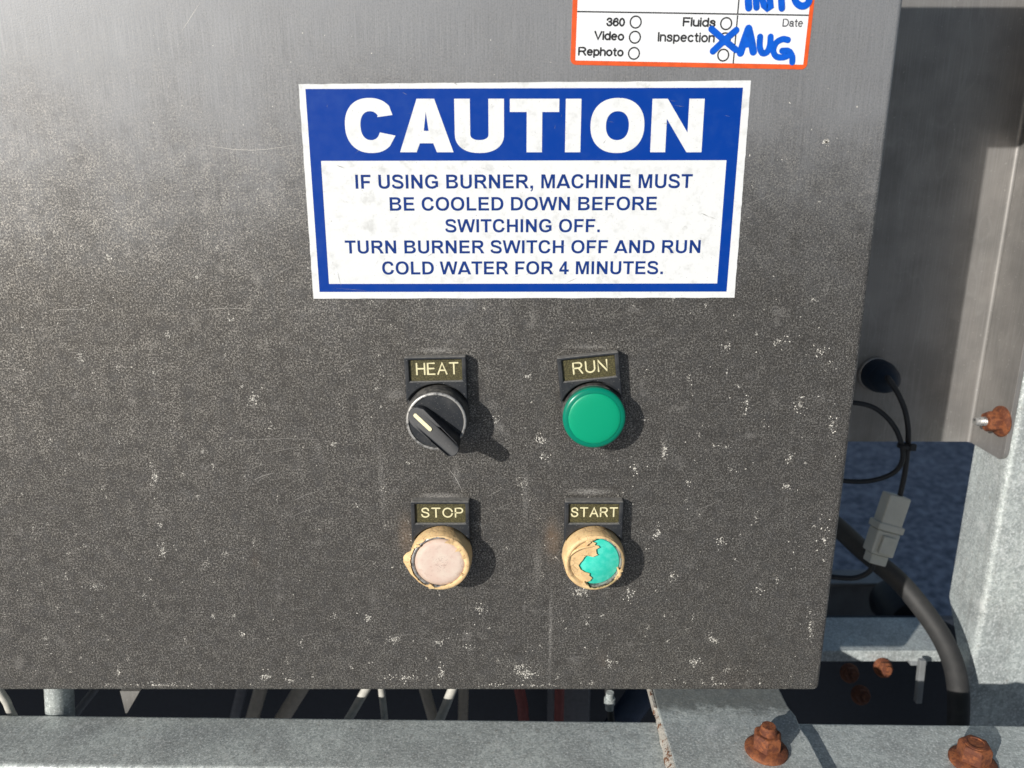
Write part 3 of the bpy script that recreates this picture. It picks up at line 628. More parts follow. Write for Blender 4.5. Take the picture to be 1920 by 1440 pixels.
mk([(1308,206),(1280,202),(1246,222),(1233,262),(1250,292),(1290,294),(1316,278),(1308,262),(1278,262)], .0025); mk([(1318,268),(1330,292),(1330,320)], .0026)
mk([(915,150),(975,202),(1040,256)], .0027); mk([(1042,156),(985,205),(922,264)], .0027)
mk([(1100,-110),(1102,-30),(1106,40)], .0030); mk([(1146,38),(1142,-30),(1150,-100),(1185,30),(1216,34),(1212,-30),(1222,-105)], .0027, 2)
mk([(1276,42),(1272,-30),(1276,-110),(1330,-116)], .0028, 1); mk([(1272,-40),(1316,-44)], .0026)
mk([(1372,-100),(1340,-40),(1348,10),(1380,32),(1412,14),(1418,-40),(1400,-90),(1372,-100)], .0028)
hw.build('handwriting', M['marker'], insp, smooth='keep')

# ------------------------------------------------------------------ legend plates and switches
mm = .001
def legend(root, txt, txt_x, txt_y, txt_w, txt_h, thick=6.2, label=None):
    hw_, r, top, sidez = 14.5*mm, 16.0*mm, 29.0*mm, 6.8*mm
    a0 = math.degrees(math.asin(sidez/r*.98)); a0 = math.degrees(math.acos(min(1, hw_/r)))
    A = [(r*math.cos(R(a0 + (180-2*a0)*k/22)), r*math.sin(R(a0 + (180-2*a0)*k/22))) for k in range(23)]
    out = A[::-1] ; out = out + [(hw_, top), (-hw_, top)]
    out = [(-hw_, top)] + A[::-1] + [(hw_, top)]
    wx0, wx1, wy0, wy1 = -12.3*mm, 12.3*mm, 17.4*mm, 27.6*mm
    win = [(wx0,wy0),(wx1,wy0),(wx1,wy1),(wx0,wy1)]
    MB().prism([out, win], 2.0*mm, thick*mm).build('legend_holder', M['black'], root, bevel=.0007, seg=3)
    back = [(-hw_*.985, top-.3*mm), (hw_*.985, top-.3*mm)] + [(15.6*mm*math.cos(R(a)), 15.6*mm*math.sin(R(a))) for a in [20-220*k/30 for k in range(31)]]
    back = [(-14.2*mm, 28.6*mm)] + [(14.9*mm*math.cos(R(a)), 14.9*mm*math.sin(R(a))) for a in [195 + 150*k/20 for k in range(21)]] + [(14.2*mm, 28.6*mm)]
    MB().prism([back], .02*mm, 1.98*mm).build('mounting_plate', M['black'], root, bevel=.0003)
    ins = MB().prism([[(wx0+.02*mm,wy0+.02*mm),(wx1-.02*mm,wy0+.02*mm),(wx1-.02*mm,wy1-.02*mm),(wx0+.02*mm,wy1-.02*mm)]], 2.05*mm, (thick-1.3)*mm).build('legend_insert', M['olive'], root)
    tx = MB(); text_stroke(tx, txt, Vector((txt_x*mm, txt_y*mm)), Vector((1, 0)), txt_w*mm, txt_h*mm, .72*mm, (thick-1.26)*mm, gap=.30)
    tx.build('lettering', M['cream'], ins, smooth='keep')
    # dust lying along the top ledge of the plate
def at(u, v, h, roll=0):
    p = pan(u, v, h*mm); return face_frame(p.x, p.y, roll)

# HEAT selector
b0 = at(818, 790.6, 14)
heat = thing('selector_switch', 'black rotary HEAT selector switch with white pointer line, under the caution sticker', 'switch', b0 @ Matrix.Rotation(R(1.2), 4, 'Z'), 'round panel controls with black legend plates')
legend(heat, 'HEAT', -9.3, 20.1, 20.0, 6.0)
MB().lathe([(14.7*mm,1.99*mm),(14.9*mm,4*mm),(14.6*mm,11.5*mm),(14.1*mm,13.3*mm)], 64).build('collar', M['skirt'], heat, smooth=50)
MB().lathe([(14.05*mm,13.2*mm),(14.05*mm,13.9*mm),(13.6*mm,14.3*mm),(12.9*mm,14.2*mm),(12.7*mm,13.5*mm),(12.5*mm,12.5*mm)], 64).build('metal_ring', M['chrome'], heat, smooth=60)
MB().lathe([(12.65*mm,12*mm),(12.65*mm,13.7*mm),(.001*mm,13.8*mm)], 64).build('dial_face', M['black'], heat, smooth=50)
hb = MB(); L0, L1, hwid = -13.2*mm, 15.0*mm, 4.3*mm
hp = []
for k in range(9): a = R(90 + 180*k/8); hp.append((L0 + hwid*1.25 + hwid*1.25*math.cos(a), hwid*1.25*math.sin(a)))
for k in range(9): a = R(-90 + 180*k/8); hp.append((L1 - hwid + hwid*math.cos(a), hwid*math.sin(a)))
hb.prism([hp], 13.6*mm, 26*mm)
for p in hb.v:                                                       # the grip slopes down to the pointer end
    if p.z > .02: p.z = .0258 - max(0, (.013 - p.x))*.36; p.y *= .92
SH = Matrix.Translation((-.0014, -.0021, 0)) @ Matrix.Rotation(R(-40), 4, 'Z')
hb.v = [SH @ p for p in hb.v]
hob = hb.build('handle', M['knob'], heat, bevel=.0007, seg=3)
pl = MB(); pts = []
pl.prism([[(x, y) for x, y in [(-.0102,-.0009),(-.0010,-.0009),(-.0004,-.0005),(-.0004,.0005),(-.0010,.0009),(-.0102,.0009),(-.0108,.0005),(-.0108,-.0005)]]], 0, .0005)
Mr = Matrix.Rotation(R(-41), 4, 'Z')
for p in pl.v: p.z = p.z + .0258 - (.013 - p.x)*.36 - .00030
pl.v = [SH @ p for p in pl.v]
pl.build('pointer_line', M['cream'], hob)

# RUN lamp
run = thing('indicator_lamp', 'round green RUN indicator lamp on a slightly tilted black legend plate', 'indicator lamp', at(1114.6, 784.5, 12.5, R(6.3)), 'round panel controls with black legend plates')
legend(run, 'RUN', -7.6, 20.0, 16.4, 5.9)
MB().lathe([(14.7*mm,1.99*mm),(14.9*mm,3*mm),(14.6*mm,7.0*mm)], 64).build('collar', M['skirt'], run, smooth=50)
MB().lathe([(14.35*mm,7.02*mm),(14.75*mm,10.2*mm),(14.75*mm,11.4*mm)], 72).build('lens_side', M['green_side'], run, smooth=50)
MB().lathe([(14.75*mm,11.42*mm),(14.6*mm,12.1*mm),(14.1*mm,12.55*mm),(13.2*mm,12.85*mm),(12.3*mm,13.0*mm)], 72).build('lens_rim', M['green_rim'], run, smooth=60)
MB().lathe([(12.28*mm,12.6*mm),(12.28*mm,13.0*mm)] + [(12.2*mm*math.cos(R(a)), 13.0*mm + 1.1*mm*math.sin(R(a))) for a in range(0, 90, 9)] + [(.001*mm,14.1*mm)], 72).build('lens', M['green'], run, smooth=60)

# push buttons with perished rubber boots
def ring_mesh(inner, outer, zf, n=120, m=5, thick=.0008):
    """annular skin with a torn inner edge: inner(a), outer(a) radii, zf(r, a) height"""
    vs, fs = [], []
    for k in range(n):
        a = 2*math.pi*k/n; ri, ro = inner(a), outer(a)
        for side in (0, 1):
            for j in range(m+1):
                r = ro + (ri-ro)*j/m; vs.append((r*math.cos(a), r*math.sin(a), zf(r, a) - side*thick))
    q = 2*(m+1)
    for k in range(n):
        k2 = (k+1) % n
        for j in range(m):
            fs.append((k*q+j, k2*q+j, k2*q+j+1, k*q+j+1)); fs.append((k*q+m+1+j+1, k2*q+m+1+j+1, k2*q+m+1+j, k*q+m+1+j))
        fs.append((k*q+m, k2*q+m, k2*q+2*m+1, k*q+2*m+1)); fs.append((k*q+m+1, k2*q+m+1, k2*q, k*q))
    return MB().add(vs, fs)
def lerp_tab(tab, deg):
    deg %= 360; tab = sorted(tab); tab = tab + [(tab[0][0]+360, tab[0][1])]
    if deg < tab[0][0]: deg += 360
    for (a, x), (b, y) in zip(tab, tab[1:]):
        if a <= deg <= b: return x + (y-x)*(deg-a)/max(1e-6, b-a)
    return tab[0][1]
def nz(a, k, s_=0): return noise.noise(Vector((math.cos(a)*k, math.sin(a)*k, s_)))
stop = thing('push_button', 'STOP push button with faded pink cap in a torn tan rubber boot', 'push button', at(825.2, 1055, 13.5), 'round panel controls with black legend plates')
legend(stop, 'STOP', -9.6, 20.0, 20.8, 5.4)
def boot_side(root, wob):
    vs, fs = [], []; prof = [(14.9,2.1),(15.35,5),(15.25,9),(15.0,11.5),(14.75,12.8),(14.3,13.5)]; n = 96; m = len(prof)
    for k in range(n):
        a = 2*math.pi*k/n
        for j, (r, h) in enumerate(prof):
            q = r*mm*(1 + .022*nz(a, 2.2, j*.35+wob) + .010*nz(a, 7, j*.6+wob)); vs.append((q*math.cos(a), q*math.sin(a), h*mm))
    for k in range(n):
        for j in range(m-1): k2 = (k+1) % n; fs.append((k*m+j, k2*m+j, k2*m+j+1, k*m+j+1))
    return MB().add(vs, fs)
bs = boot_side(stop, 0).build('rubber_boot', M['tan'], stop, smooth=60)
MB().lathe([(14.3*mm,12.0*mm),(14.3*mm,13.0*mm),(13.8*mm,13.6*mm),(13.1*mm,13.6*mm),(12.7*mm,13.0*mm),(12.6*mm,11*mm)], 72).build('metal_ring', M['chrome'], stop, smooth=60)
MB().lathe([(12.35*mm,11*mm),(12.35*mm,13.2*mm),(12.0*mm,13.55*mm),(9*mm,13.7*mm),(.001*mm,13.75*mm)], 72).build('button_cap', M['pink'], stop, smooth=50)
tab = [(0,12.2),(10,11.5),(22,11.3),(34,10.2),(42,10.6),(52,9.3),(61,8.8),(65,12.9),(72,13.6),(90,14.0),(120,14.2),(150,14.5),(168,14.6),(200,14.6),(225,14.3),(240,14.0),(244,12.9),(250,12.6),(254,13.3),(263,13.6),(270,12.8),(278,12.7),(290,12.4),(320,12.2),(345,12.1)]
def inner(a): return mm*(lerp_tab(tab, math.degrees(a)) + .42*nz(a, 8) + .30*nz(a, 23, 2) + .14*nz(a, 55, 3))
ring_mesh(inner, lambda a: mm*(14.55 + .12*nz(a, 3)) if inner(a) < .01445 else max(inner(a) + .0002, .01475), lambda r, a: mm*(13.55 + .75*math.sin(math.pi*min(1, max(0, (15.0-r/mm)/3.3)))**.8) , n=144, m=7).build('torn_rim', M['tan'], bs, smooth=70)
# loose flap standing off the left side
fp = MB(); P_ = []
edge = [(150,15.1,1.0),(160,15.6,2.0),(166,17.2,3.4),(173,18.3,4.8),(182,18.2,4.6),(192,17.0,3.6),(205,16.4,2.8),(225,15.7,2.4),(240,15.3,1.8),(250,15.0,1.0)]
for i, (d, r, w_) in enumerate(edge):
    a = R(d); rin = 15.05
    for rr_, hh in ((14.5, 13.5), (rin + (r-rin)*.5, 13.3 - w_*.06), (r, 12.9 - w_*.22)):
        P_.append((rr_*mm*math.cos(a), rr_*mm*math.sin(a), hh*mm))
n0 = len(P_); fs = []
P2 = [(x*1.0, y*1.0, z - .0008) for x, y, z in P_]
for i in range(len(edge)-1):
    for j in range(2): q = i*3+j; fs.append((q, q+3, q+4, q+1)); fs.append((n0+q+1, n0+q+4, n0+q+3, n0+q))
    fs.append((i*3+2, i*3+5, n0+i*3+5, n0+i*3+2)); fs.append((i*3, n0+i*3, n0+i*3+3, i*3+3))
fs += [(0, 1, n0+1, n0), (1, 2, n0+2, n0+1), (n0-3, n0*2-3, n0*2-2, n0-2), (n0-2, n0*2-2, n0*2-1, n0-1)]
fp.add(P_ + P2, fs); fp.build('torn_flap', M['tan'], bs, smooth=50)

def shreds(root, spec, seed):
    r_ = random.Random(seed); mb = MB()
    for (deg, r0, ln, wd_, lift, turn) in spec:
        a = R(deg); c = Vector((r0*mm*math.cos(a), r0*mm*math.sin(a), 14.3*mm)); rad = Vector((-math.cos(a), -math.sin(a), 0)); tn = Vector((-math.sin(a), math.cos(a), 0))
        d = (rad*math.cos(R(turn)) + tn*math.sin(R(turn))); sdv = Vector((-d.y, d.x, 0)); top = []; n = 4
        for k in range(n+1):
            q = k/n; w_ = wd_*mm*(1-q**1.4)*.5*(1 + r_.uniform(-.25, .25)) + .00005
            p = c + d*ln*mm*q + Vector((0, 0, lift*mm*math.sin(q*1.5)))
            top += [p + sdv*w_, p - sdv*w_]
        m = len(top); fs = []
        for k in range(n): fs += [(2*k, 2*k+2, 2*k+3, 2*k+1), (m+2*k+1, m+2*k+3, m+2*k+2, m+2*k), (2*k, m+2*k, m+2*k+2, 2*k+2), (2*k+1, 2*k+3, m+2*k+3, m+2*k+1)]
        fs += [(0, 1, m+1, m), (2*n, m+2*n, m+2*n+1, 2*n+1)]
        mb.add(top + [p - Vector((0, 0, .00045)) for p in top], fs)
    mb.build('loose_shreds', M['tan'], root, smooth=60, kind='stuff')
shreds(bs, [(60, 13.6, 4.2, 2.6, .5, 55), (38, 13.2, 3.2, 2.2, .5, 10), (18, 13.0, 2.2, 1.6, .4, -20), (252, 14.6, 2.2, 3.0, .3, -20), (140, 14.6, 2.0, 1.6, .3, -50), (330, 13.2, 2.0, 1.4, .4, 15)], 3)

start = thing('push_button', 'START push button with teal cap half covered by a torn tan rubber boot', 'push button', at(1114.5, 1055, 13.5), 'round panel controls with black legend plates')
legend(start, 'START', -11.4, 20.3, 23.2, 5.3)
bs = boot_side(start, 5).build('rubber_boot', M['tan'], start, smooth=60)
MB().lathe([(14.3*mm,11*mm),(14.3*mm,12.2*mm),(13.8*mm,12.8*mm),(12.9*mm,12.8*mm),(12.6*mm,12.0*mm),(12.5*mm,10*mm)], 72).build('metal_ring', M['chrome'], start, smooth=60)
MB().lathe([(12.3*mm,10*mm),(12.3*mm,12.0*mm),(12.0*mm,12.3*mm),(.001*mm,12.4*mm)], 72).build('button_cap', M['teal'], start, smooth=50)
# thick rounded rim; on the right it thins to show the metal ring
tab2 = [(0,13.6),(20,13.7),(40,13.7),(60,13.8),(78,13.9),(88,13.4),(93,11.5),(100,11.3),(180,11.2),(250,11.4),(256,12.2),(262,13.6),(285,13.6),(310,13.7),(330,13.4),(340,13.2),(350,13.5)]
def inner2(a): return mm*(lerp_tab(tab2, math.degrees(a)) + .30*nz(a, 8, 4) + .28*nz(a, 24, 2) + .12*nz(a, 55, 3))
def zrim(r, a):
    q = (15.0 - r/mm)/3.7; base = 13.5 + 1.1*math.sin(math.pi*min(1, max(0, q))) - max(0, q-.45)*1.4
    return mm*base
ring_mesh(inner2, lambda a: mm*(14.7 + .1*nz(a, 3, 2)), zrim, n=160, m=9).build('torn_rim', M['tan'], bs, smooth=70)
zz = lambda X, Y: ((X-598)/23.9*mm, -(Y-960)/23.3*mm)
torn = [(520,668),(548,688),(575,700),(612,716),(596,738),(642,752),(655,772),(616,792),(620,845),(640,866),(605,880),(578,892),(545,882),(508,872),(478,896),(446,950),(414,1000),(440,1052),(500,1088),(548,1102),(546,1130),(578,1160),(556,1196),(510,1206),(478,1226)]
lft = [zz(*p) for p in torn]
tt = []
for i, p in enumerate(lft):                                          # roughen the tear
    tt.append(p)
    if i < len(lft)-1:
        q = lft[i+1]
        for k in (1, 2): tt.append((p[0]+(q[0]-p[0])*k/3 + rnd.uniform(-.12, .12)*mm, p[1]+(q[1]-p[1])*k/3 + rnd.uniform(-.12, .12)*mm))
a_s = math.atan2(tt[-1][1], tt[-1][0]); a_e = math.atan2(tt[0][1], tt[0][0])
if a_s < 0: a_s += 2*math.pi
ar = [(11.75*mm*math.cos(a_s + (a_e-a_s)*k/30), 11.75*mm*math.sin(a_s + (a_e-a_s)*k/30)) for k in range(1, 30)]
MB().prism([tt + ar], 12.75*mm, 13.35*mm).build('torn_membrane', M['tan'], bs, bevel=.00015)
fold = MB(); fold.tube([Vector(zz(X, Y) + (h*mm,)) for X, Y, h in [(290,905,13.6),(312,868,13.7),(360,815,13.9),(420,780,13.95),(480,762,13.9),(545,755,13.75),(600,748,13.5)]], lambda t_: .00062*math.sin(math.pi*min(.96, max(.04, t_)))**.5, n=10)
fold.build('fold', M['tan'], bs, smooth=60)
pk = MB(); pk.tube([Vector(zz(X, Y) + (h*mm,)) for X, Y, h in [(870,1020,13.4),(900,1095,13.6),(880,1140,13.3),(845,1175,13.2)]], lambda t_: .0011*math.sin(math.pi*min(.95, max(.08, t_)))**.6, n=8)
pk.build('torn_flap', M['tan'], bs, smooth=60)
shreds(bs, [(97, 13.4, 3.0, 2.0, .5, 60), (104, 12.9, 3.4, 2.4, .5, 40), (250, 13.4, 3.0, 2.6, .4, -30), (322, 14.2, 2.0, 1.8, .3, 50), (345, 14.2, 1.8, 1.8, .3, -40)], 8)

# ------------------------------------------------------------------ back plate with bent flange
YB = .150; XF = aty(1817, 828, YB).x; ZPB = aty(1700, 828, YB).z; YF = .112
bp = thing('back_plate', 'stainless back plate with bent side flange, mostly in shade behind the control box', 'metal plate', Matrix.Translation((0, 0, 0)))
b1 = MB().box((.02, YB, ZPB), (XF-.0022, YB+.003, .30)); b1.build('plate', M['steel'], bp)
fb = MB(); r_ = .0022; nA = 6; prof = []
# bend from the plate face to the flange face
for k in range(nA+1):
    a = R(90*k/nA); prof.append((XF - r_ + r_*math.sin(a), YB - r_ + r_*math.cos(a)))
prof_o = [(XF - r_ + (r_+.003)*math.sin(R(90*k/nA)), YB - r_ + (r_+.003)*math.cos(R(90*k/nA))) for k in range(nA+1)]
zz0, zz1 = ZPB, .30
vs = []; 
for (x, y) in prof: vs += [(x, y, zz0), (x, y, zz1)]
for (x, y) in prof_o: vs += [(x, y, zz0), (x, y, zz1)]
fs = []; q = 2*(nA+1)
for k in range(nA): fs += [(2*k, 2*k+2, 2*k+3, 2*k+1), (q+2*k+1, q+2*k+3, q+2*k+2, q+2*k), (2*k, q+2*k, q+2*k+2, 2*k+2)]
fb.add(vs, fs); fb.build('bend', M['steel'], bp, smooth=60)
fz = [(YB-r_, zz0), (YF+.006, zz0)] + [(YF+.006-.006*math.sin(R(90*k/6)), zz0+.006-.006*math.cos(R(90*k/6))) for k in range(1, 7)] + [(YF, .30), (YB-r_, .30)]
fl2 = MB().prism([fz], 0, .003); fl2.v = [Vector((XF + p.z, p.x, p.y)) for p in fl2.v]; fl2.build('side_flange', M['steel'], bp, bevel=.0005)

# ------------------------------------------------------------------ galvanised post
XP = XF + .0032
post = MB(); yb = .148
z_c0 = atx(1791, 1128, XP).z; z_c1 = z_c0 - .022; YC = .1105
# web (facing left) with chamfered back corner, rounded bend, front face (facing the camera)
web = [(YC+.004, .30), (yb, .30), (yb, z_c0), (.126, z_c1-.012), (.126, -.70), (YC+.004, -.70)]
m1 = MB().prism([web], 0, .003); m1.v = [Vector((XP + p.z, p.x, p.y)) for p in m1.v]; 
pt_ = thing('galvanised_post', 'upright galvanised steel post at the right edge of the picture', 'post', Matrix.Translation((0, 0, 0)))
m1.build('web', M['zinc'], pt_)
fr = MB(); pf = [(XP, YC+.004)] + [(XP+.004-.004*math.cos(R(90*k/6)), YC+.004-.004*math.sin(R(90*k/6))) for k in range(1, 7)] + [(XP+.075, YC), (XP+.075, YC+.003), (XP+.003, YC+.0035)]
fr.prism([pf], -.70, .30); fr.build('front_face', M['zinc'], pt_, smooth=50)

# flange nut on the side flange, its stud pointing left
def hexnut(root, M0, rf, hf, rh, hh, rs, hs, mat, stud=None, cap=False):
    MB().lathe([(rf,0),(rf*1.01,hf*.55),(rf*.96,hf*.85),(rh*1.1,hf*1.25),(rh*.9,hf*1.5)], 40, M0).build('washer_flange', mat, root, smooth=50)
    hx = MB(); n = 6
    prof = [(rh, hf*1.2), (rh, hf+hh*.82), (rh*.86, hf+hh)]
    hx.lathe(prof, 6, M0); hx.build('hex_body', mat, root, bevel=.0005)
    if stud:
        pr_ = []; 
        k = int(hs/.0011)
        for i in range(k): pr_ += [(rs, hf+hh + i*.0011 - .001), (rs*.88, hf+hh + i*.0011 - .00045)]
        pr_ += [(rs*.8, hf+hh+hs)]
        MB().lathe(pr_, 24, M0).build('threaded_stud', stud, root, smooth=30)
    elif cap:
        MB().lathe([(rs*1.25, hf+hh-.0006),(rs*1.2, hf+hh+.0004),(rs*.9, hf+hh+.0006),(rs*.85, hf+hh+.0001)], 32, M0).build('head_recess', mat, root, smooth=50)
pc = atx(1878, 790, XF)
n1 = thing('flange_nut', 'orange rusty flange nut with bright stud end on the side flange of the back plate', 'nut', Matrix.Translation(pc) @ Matrix.Rotation(R(-90), 4, 'Y'))
hexnut(n1, Matrix(), .0100, .0022, .0070, .0084, .0030, .0070, M['rust'], M['chrome'])

# ------------------------------------------------------------------ rail across the bottom
ZR = -.2940
fa, fb_ = atz(0, 1337, ZR), atz(1900, 1357, ZR); dr = (fb_-fa).normalized(); ang = math.atan2(dr.y, dr.x)
rail = thing('galvanised_rail', 'horizontal galvanised rail running along the bottom below the control box', 'rail', Matrix.Translation(fa) @ Matrix.Rotation(ang, 4, 'Z'))
near = (Matrix.Rotation(-ang, 4, 'Z') @ (atz(300, 1441, ZR) - fa)).y
MB().box((-.4, near, -.15), (1.0, 0, 0)).build('channel', M['zinc'], rail, bevel=.003, seg=4)
# bracket plate lying over the rail
ZK = ZR + .0058
x0 = atz(1240, 1352, ZK).x; x1 = atz(1502, 1357, ZK).x
brk = thing('bracket_plate', 'flat galvanised bracket plate lying over the rail with a weathered weld along its left side', 'bracket', Matrix.Translation((x0, 0, ZK)))
wv = x1 - x0; ol = [(0,-.12),(wv,-.12),(wv,-.012),(wv-.0012,-.004),(wv-.0005,.006),(wv-.002,.014),(wv-.0015,.05),(wv-.002,.09),(0,.09),(0,.03),(-.0004,.01),(.0004,-.02)]
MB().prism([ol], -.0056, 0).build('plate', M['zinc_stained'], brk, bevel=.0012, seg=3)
wd = MB(); vs = []; fs = []; NL, NC = 120, 9
for k in range(NL+1):
    y = .0118 - .12*k/NL; wl = .0022 + .0016*min(1, k/45) + .0006*noise.noise(Vector((y*160, 3, 0)))
    for j in range(NC):
        a = math.pi*j/(NC-1); x = .0007 - wl/2*(1 - math.cos(a)) - 0*.001
        hgt = (-.0052 + .0050*(1-j/(NC-1))**.8) + .0011*math.sin(a)
        vs.append((x + .0003*noise.noise(Vector((y*420, j, 1))), y, hgt + .0006*math.sin(a)*noise.noise(Vector((y*330, j*.5, 7)))))
for k in range(NL):
    for j in range(NC-1): q = k*NC+j; fs.append((q, q+1, q+NC+1, q+NC))
wd.add(vs, fs); wd.build('weld_bead', M['weld'], brk, smooth=80)
lip = MB().box((-.0022, .0122, -.0052), (-.0002, .07, -.0003)); lip.build('left_lip', M['weld'], brk, bevel=.0005)

c = atz(1437, 1404, ZK + .0012)
n2 = thing('flange_nut', 'orange rusty flange nut standing on the bracket plate, stud end showing', 'nut', Matrix.Translation((c.x, c.y, ZK+.0001)) @ Matrix.Rotation(R(12), 4, 'Z'), 'rusty fasteners on the rail')
hexnut(n2, Matrix(), .0108, .0022, .0076, .0086, .0043, .0044, M['rust'], M['rust'])
c = atz(1824, 1426, ZR + .0012)
n3 = thing('flange_bolt', 'orange rusty flange bolt head on the rail in the bottom right corner', 'bolt', Matrix.Translation((c.x, c.y, ZR+.0001)) @ Matrix.Rotation(R(20), 4, 'Z'), 'rusty fasteners on the rail')
hexnut(n3, Matrix(), .0112, .0022, .0081, .0094, .0045, 0, M['rust'], cap=True)

# ------------------------------------------------------------------ cable, connector and hose in the recess
gp = aty(1640, 700, YB)
gl = thing('cable_gland', 'black domed cable gland on the shaded back plate right of the control box', 'cable gland', Matrix.Translation(gp) @ Matrix.Rotation(R(90), 4, 'X') )
MB().lathe([(.0118,0),(.0118,.0022),(.0112,.0028)], 40).build('washer', M['steel'], gl, smooth=50)
MB().lathe([(.0108,.0029),(.0108,.010),(.0102,.0112),(.0098,.013)], 32).build('gland_nut', M['gland'], gl, smooth=30)
MB().lathe([(.0096,.013),(.0092,.017),(.0075,.021),(.0045,.0245),(.0022,.026)], 32).build('dome', M['gland'], gl, smooth=60)
cb = MB(); p0 = gp + Vector((.0, -.025, .0))
cb.tube([p0, aty(1664, 708, .118), aty(1682, 735, .116), aty(1697, 770, .117), aty(1703, 810, .118), aty(1701, 850, .119), aty(1696, 890, .120), aty(1686, 936, .120)], .0017, 12)
tag(cb.build('signal_cable', M['rubber'], smooth=60), 'thin black cable running from the gland down to the grey connector', 'cable')
cb = MB(); cb.tube([aty(1560, 757, .124), aty(1600, 755, .123), aty(1640, 765, .121), aty(1672, 793, .119), aty(1689, 828, .116), aty(1692, 862, .1165), aty(1676, 886, .119), aty(1640, 900, .121), aty(1600, 903, .122), aty(1555, 898, .124)], .0016, 12)
tag(cb.build('looped_cable', M['rubber'], smooth=60), 'thin black cable loop coming out from behind the control box edge', 'cable')
zt = thing('cable_tie', 'black cable tie knot where the thin cables cross above the connector', 'cable tie', Matrix.Translation(aty(1695, 836, .1155)))
MB().lathe([(.0032,-.0012),(.0042,-.0010),(.0042,.0010),(.0032,.0012)], 20).build('band', M['rubber'], zt, smooth=50)
MB().box((.0022,-.0042,-.0022),(.0062,-.0012,.0022)).build('lock_head', M['rubber'], zt, bevel=.0005)
# grey connector
ca, cb_ = aty(1682, 928, .120), aty(1638, 1058, .112); ax = (cb_-ca).normalized(); sd_ = ax.cross(Vector((0, -1, 0))).normalized(); nn = sd_.cross(ax)
MC = Matrix((sd_, ax, nn)).transposed().to_4x4(); MC.translation = ca; LEN = (cb_-ca).length
cn = thing('cable_connector', 'grey plastic plug connector hanging on the thin cable right of the control box', 'connector', MC)
MB().box((-.0075,0,-.0055),(.0075,.0210,.0055)).build('socket_housing', M['boot_grey'], cn, bevel=.0012)
MB().box((-.0090,.0196,-.0068),(.0090,.0246,.0068)).build('collar', M['boot_grey'], cn, bevel=.0009)
MB().box((-.0080,.0248,-.0060),(.0080,LEN*.84,.0060)).build('plug_housing', M['boot_grey'], cn, bevel=.0012)
s1 = 1 if sd_.x > 0 else -1
MB().box((-.0046,.0275,.0061),(.0046,LEN*.80,.0090)).build('latch', M['boot_grey'], cn, bevel=.0008)
MB().box((-.0060,LEN*.84+.0002,-.0045),(.0060,LEN*.98,.0045)).build('wire_seal', M['boot_grey'], cn, bevel=.0008)
cb = MB(); cb.tube([cb_ + Vector((0, 0, .004)), aty(1634, 1066, .112), aty(1624, 1076, .113), aty(1606, 1083, .115), aty(1585, 1084, .117), aty(1545, 1080, .12)], .0018, 12)
tag(cb.build('signal_cable', M['rubber'], smooth=60), 'thin black cable leaving the lower end of the grey connector to the left', 'cable')
ho = MB(); ho.tube([aty(1480, 920, .150), aty(1566, 985, .145), aty(1620, 1034, .140), aty(1684, 1088, .125), aty(1730, 1142, .112), aty(1764, 1192, .102), aty(1786, 1240, .095), aty(1796, 1288, .090), aty(1797, 1345, .086), aty(1790, 1430, .085)], .0068, 24, 8)
tag(ho.build('rubber_hose', M['hose'], smooth=60), 'thick black rubber hose curving down between the control box and the post', 'hose')

# ------------------------------------------------------------------ cross member and things beyond
zc = aty(1600, 1218, .134).z
cmb = thing('cross_member', 'galvanised cross member behind the hose, a sunlit strip along its front edge', 'beam', Matrix.Translation((0, .134, zc)))
MB().box((-.05, 0, -.003), (XP-.001, .042, 0)).build('top_face', M['zinc'], cmb, bevel=.0006)
MB().box((-.05, -.0022, -.0085), (XP-.001, -.0001, .0004)).build('front_lip', M['zinc'], cmb, bevel=.0006)
q0 = aty(1691, 1240, .150); MB().box((q0.x, .004, -.0165), (XP-.014, .030, -.0090)).build('lower_flange', M['dullzinc'], cmb, bevel=.0006)
bm_ = thing('rear_beam', 'dull channel beam further back beneath the connector, pale upper edge', 'beam', Matrix.Translation((0, 0, 0)))
za = aty(1600, 1094, .26).z
MB().box((.10, .26, za-.004), (aty(1668, 1094, .26).x, .285, za)).build('upper_flange', M['steel'], bm_, bevel=.001)
MB().box((.10, .272, za-.05), (aty(1664, 1100, .272).x, .276, za-.0042)).build('web', M['dullzinc'], bm_)
rb = MB().lathe([(.018,-.02),(.020,-.015),(.020,.015),(.018,.02)], 32, Matrix.Rotation(R(90), 4, 'X'))
rbo = rb.build('rubber_bushing', M['rubber'], smooth=40); rbo.location = aty(1688, 1142, .235); tag(rbo, 'black round rubber bushing at the end of the rear channel beam', 'bushing')
st = MB(); a_, b_ = aty(1757, 1270, .10), aty(1748, 1352, .10); st.box((-.0022, 0, 0), (.0022, .004, 1)); 
st.v = [Vector((b_.x + (a_.x-b_.x)*p.z + p.x, .118 + p.y, b_.z + (a_.z-b_.z)*p.z)) for p in st.v]
tag(st.build('metal_strap', M['dullzinc'], bevel=.0005), 'narrow upright metal strap in the dark gap left of the thick hose', 'strap')
for (u, v, y, lab, mt_) in [(1592, 1262, .125, 'brown rusty bolt head in the shade under the cross member, left one', 'rust_dark'), (1655, 1252, .128, 'small rusty bolt whose tip catches the sun under the cross member', 'rust'), (1613, 1303, .115, 'dark red rusty bolt head, lowest of those under the cross member', 'rust_dark')]:
    p = aty(u, v, y); b2 = thing('rusty_bolt', lab, 'bolt', Matrix.Translation(p) @ Matrix.Rotation(R(62), 4, 'X'), 'rusty bolts under the cross member')
    hexnut(b2, Matrix.Scale(.8, 4), .0085, .002, .0062, .007, .003, .004, M[mt_], M[mt_])
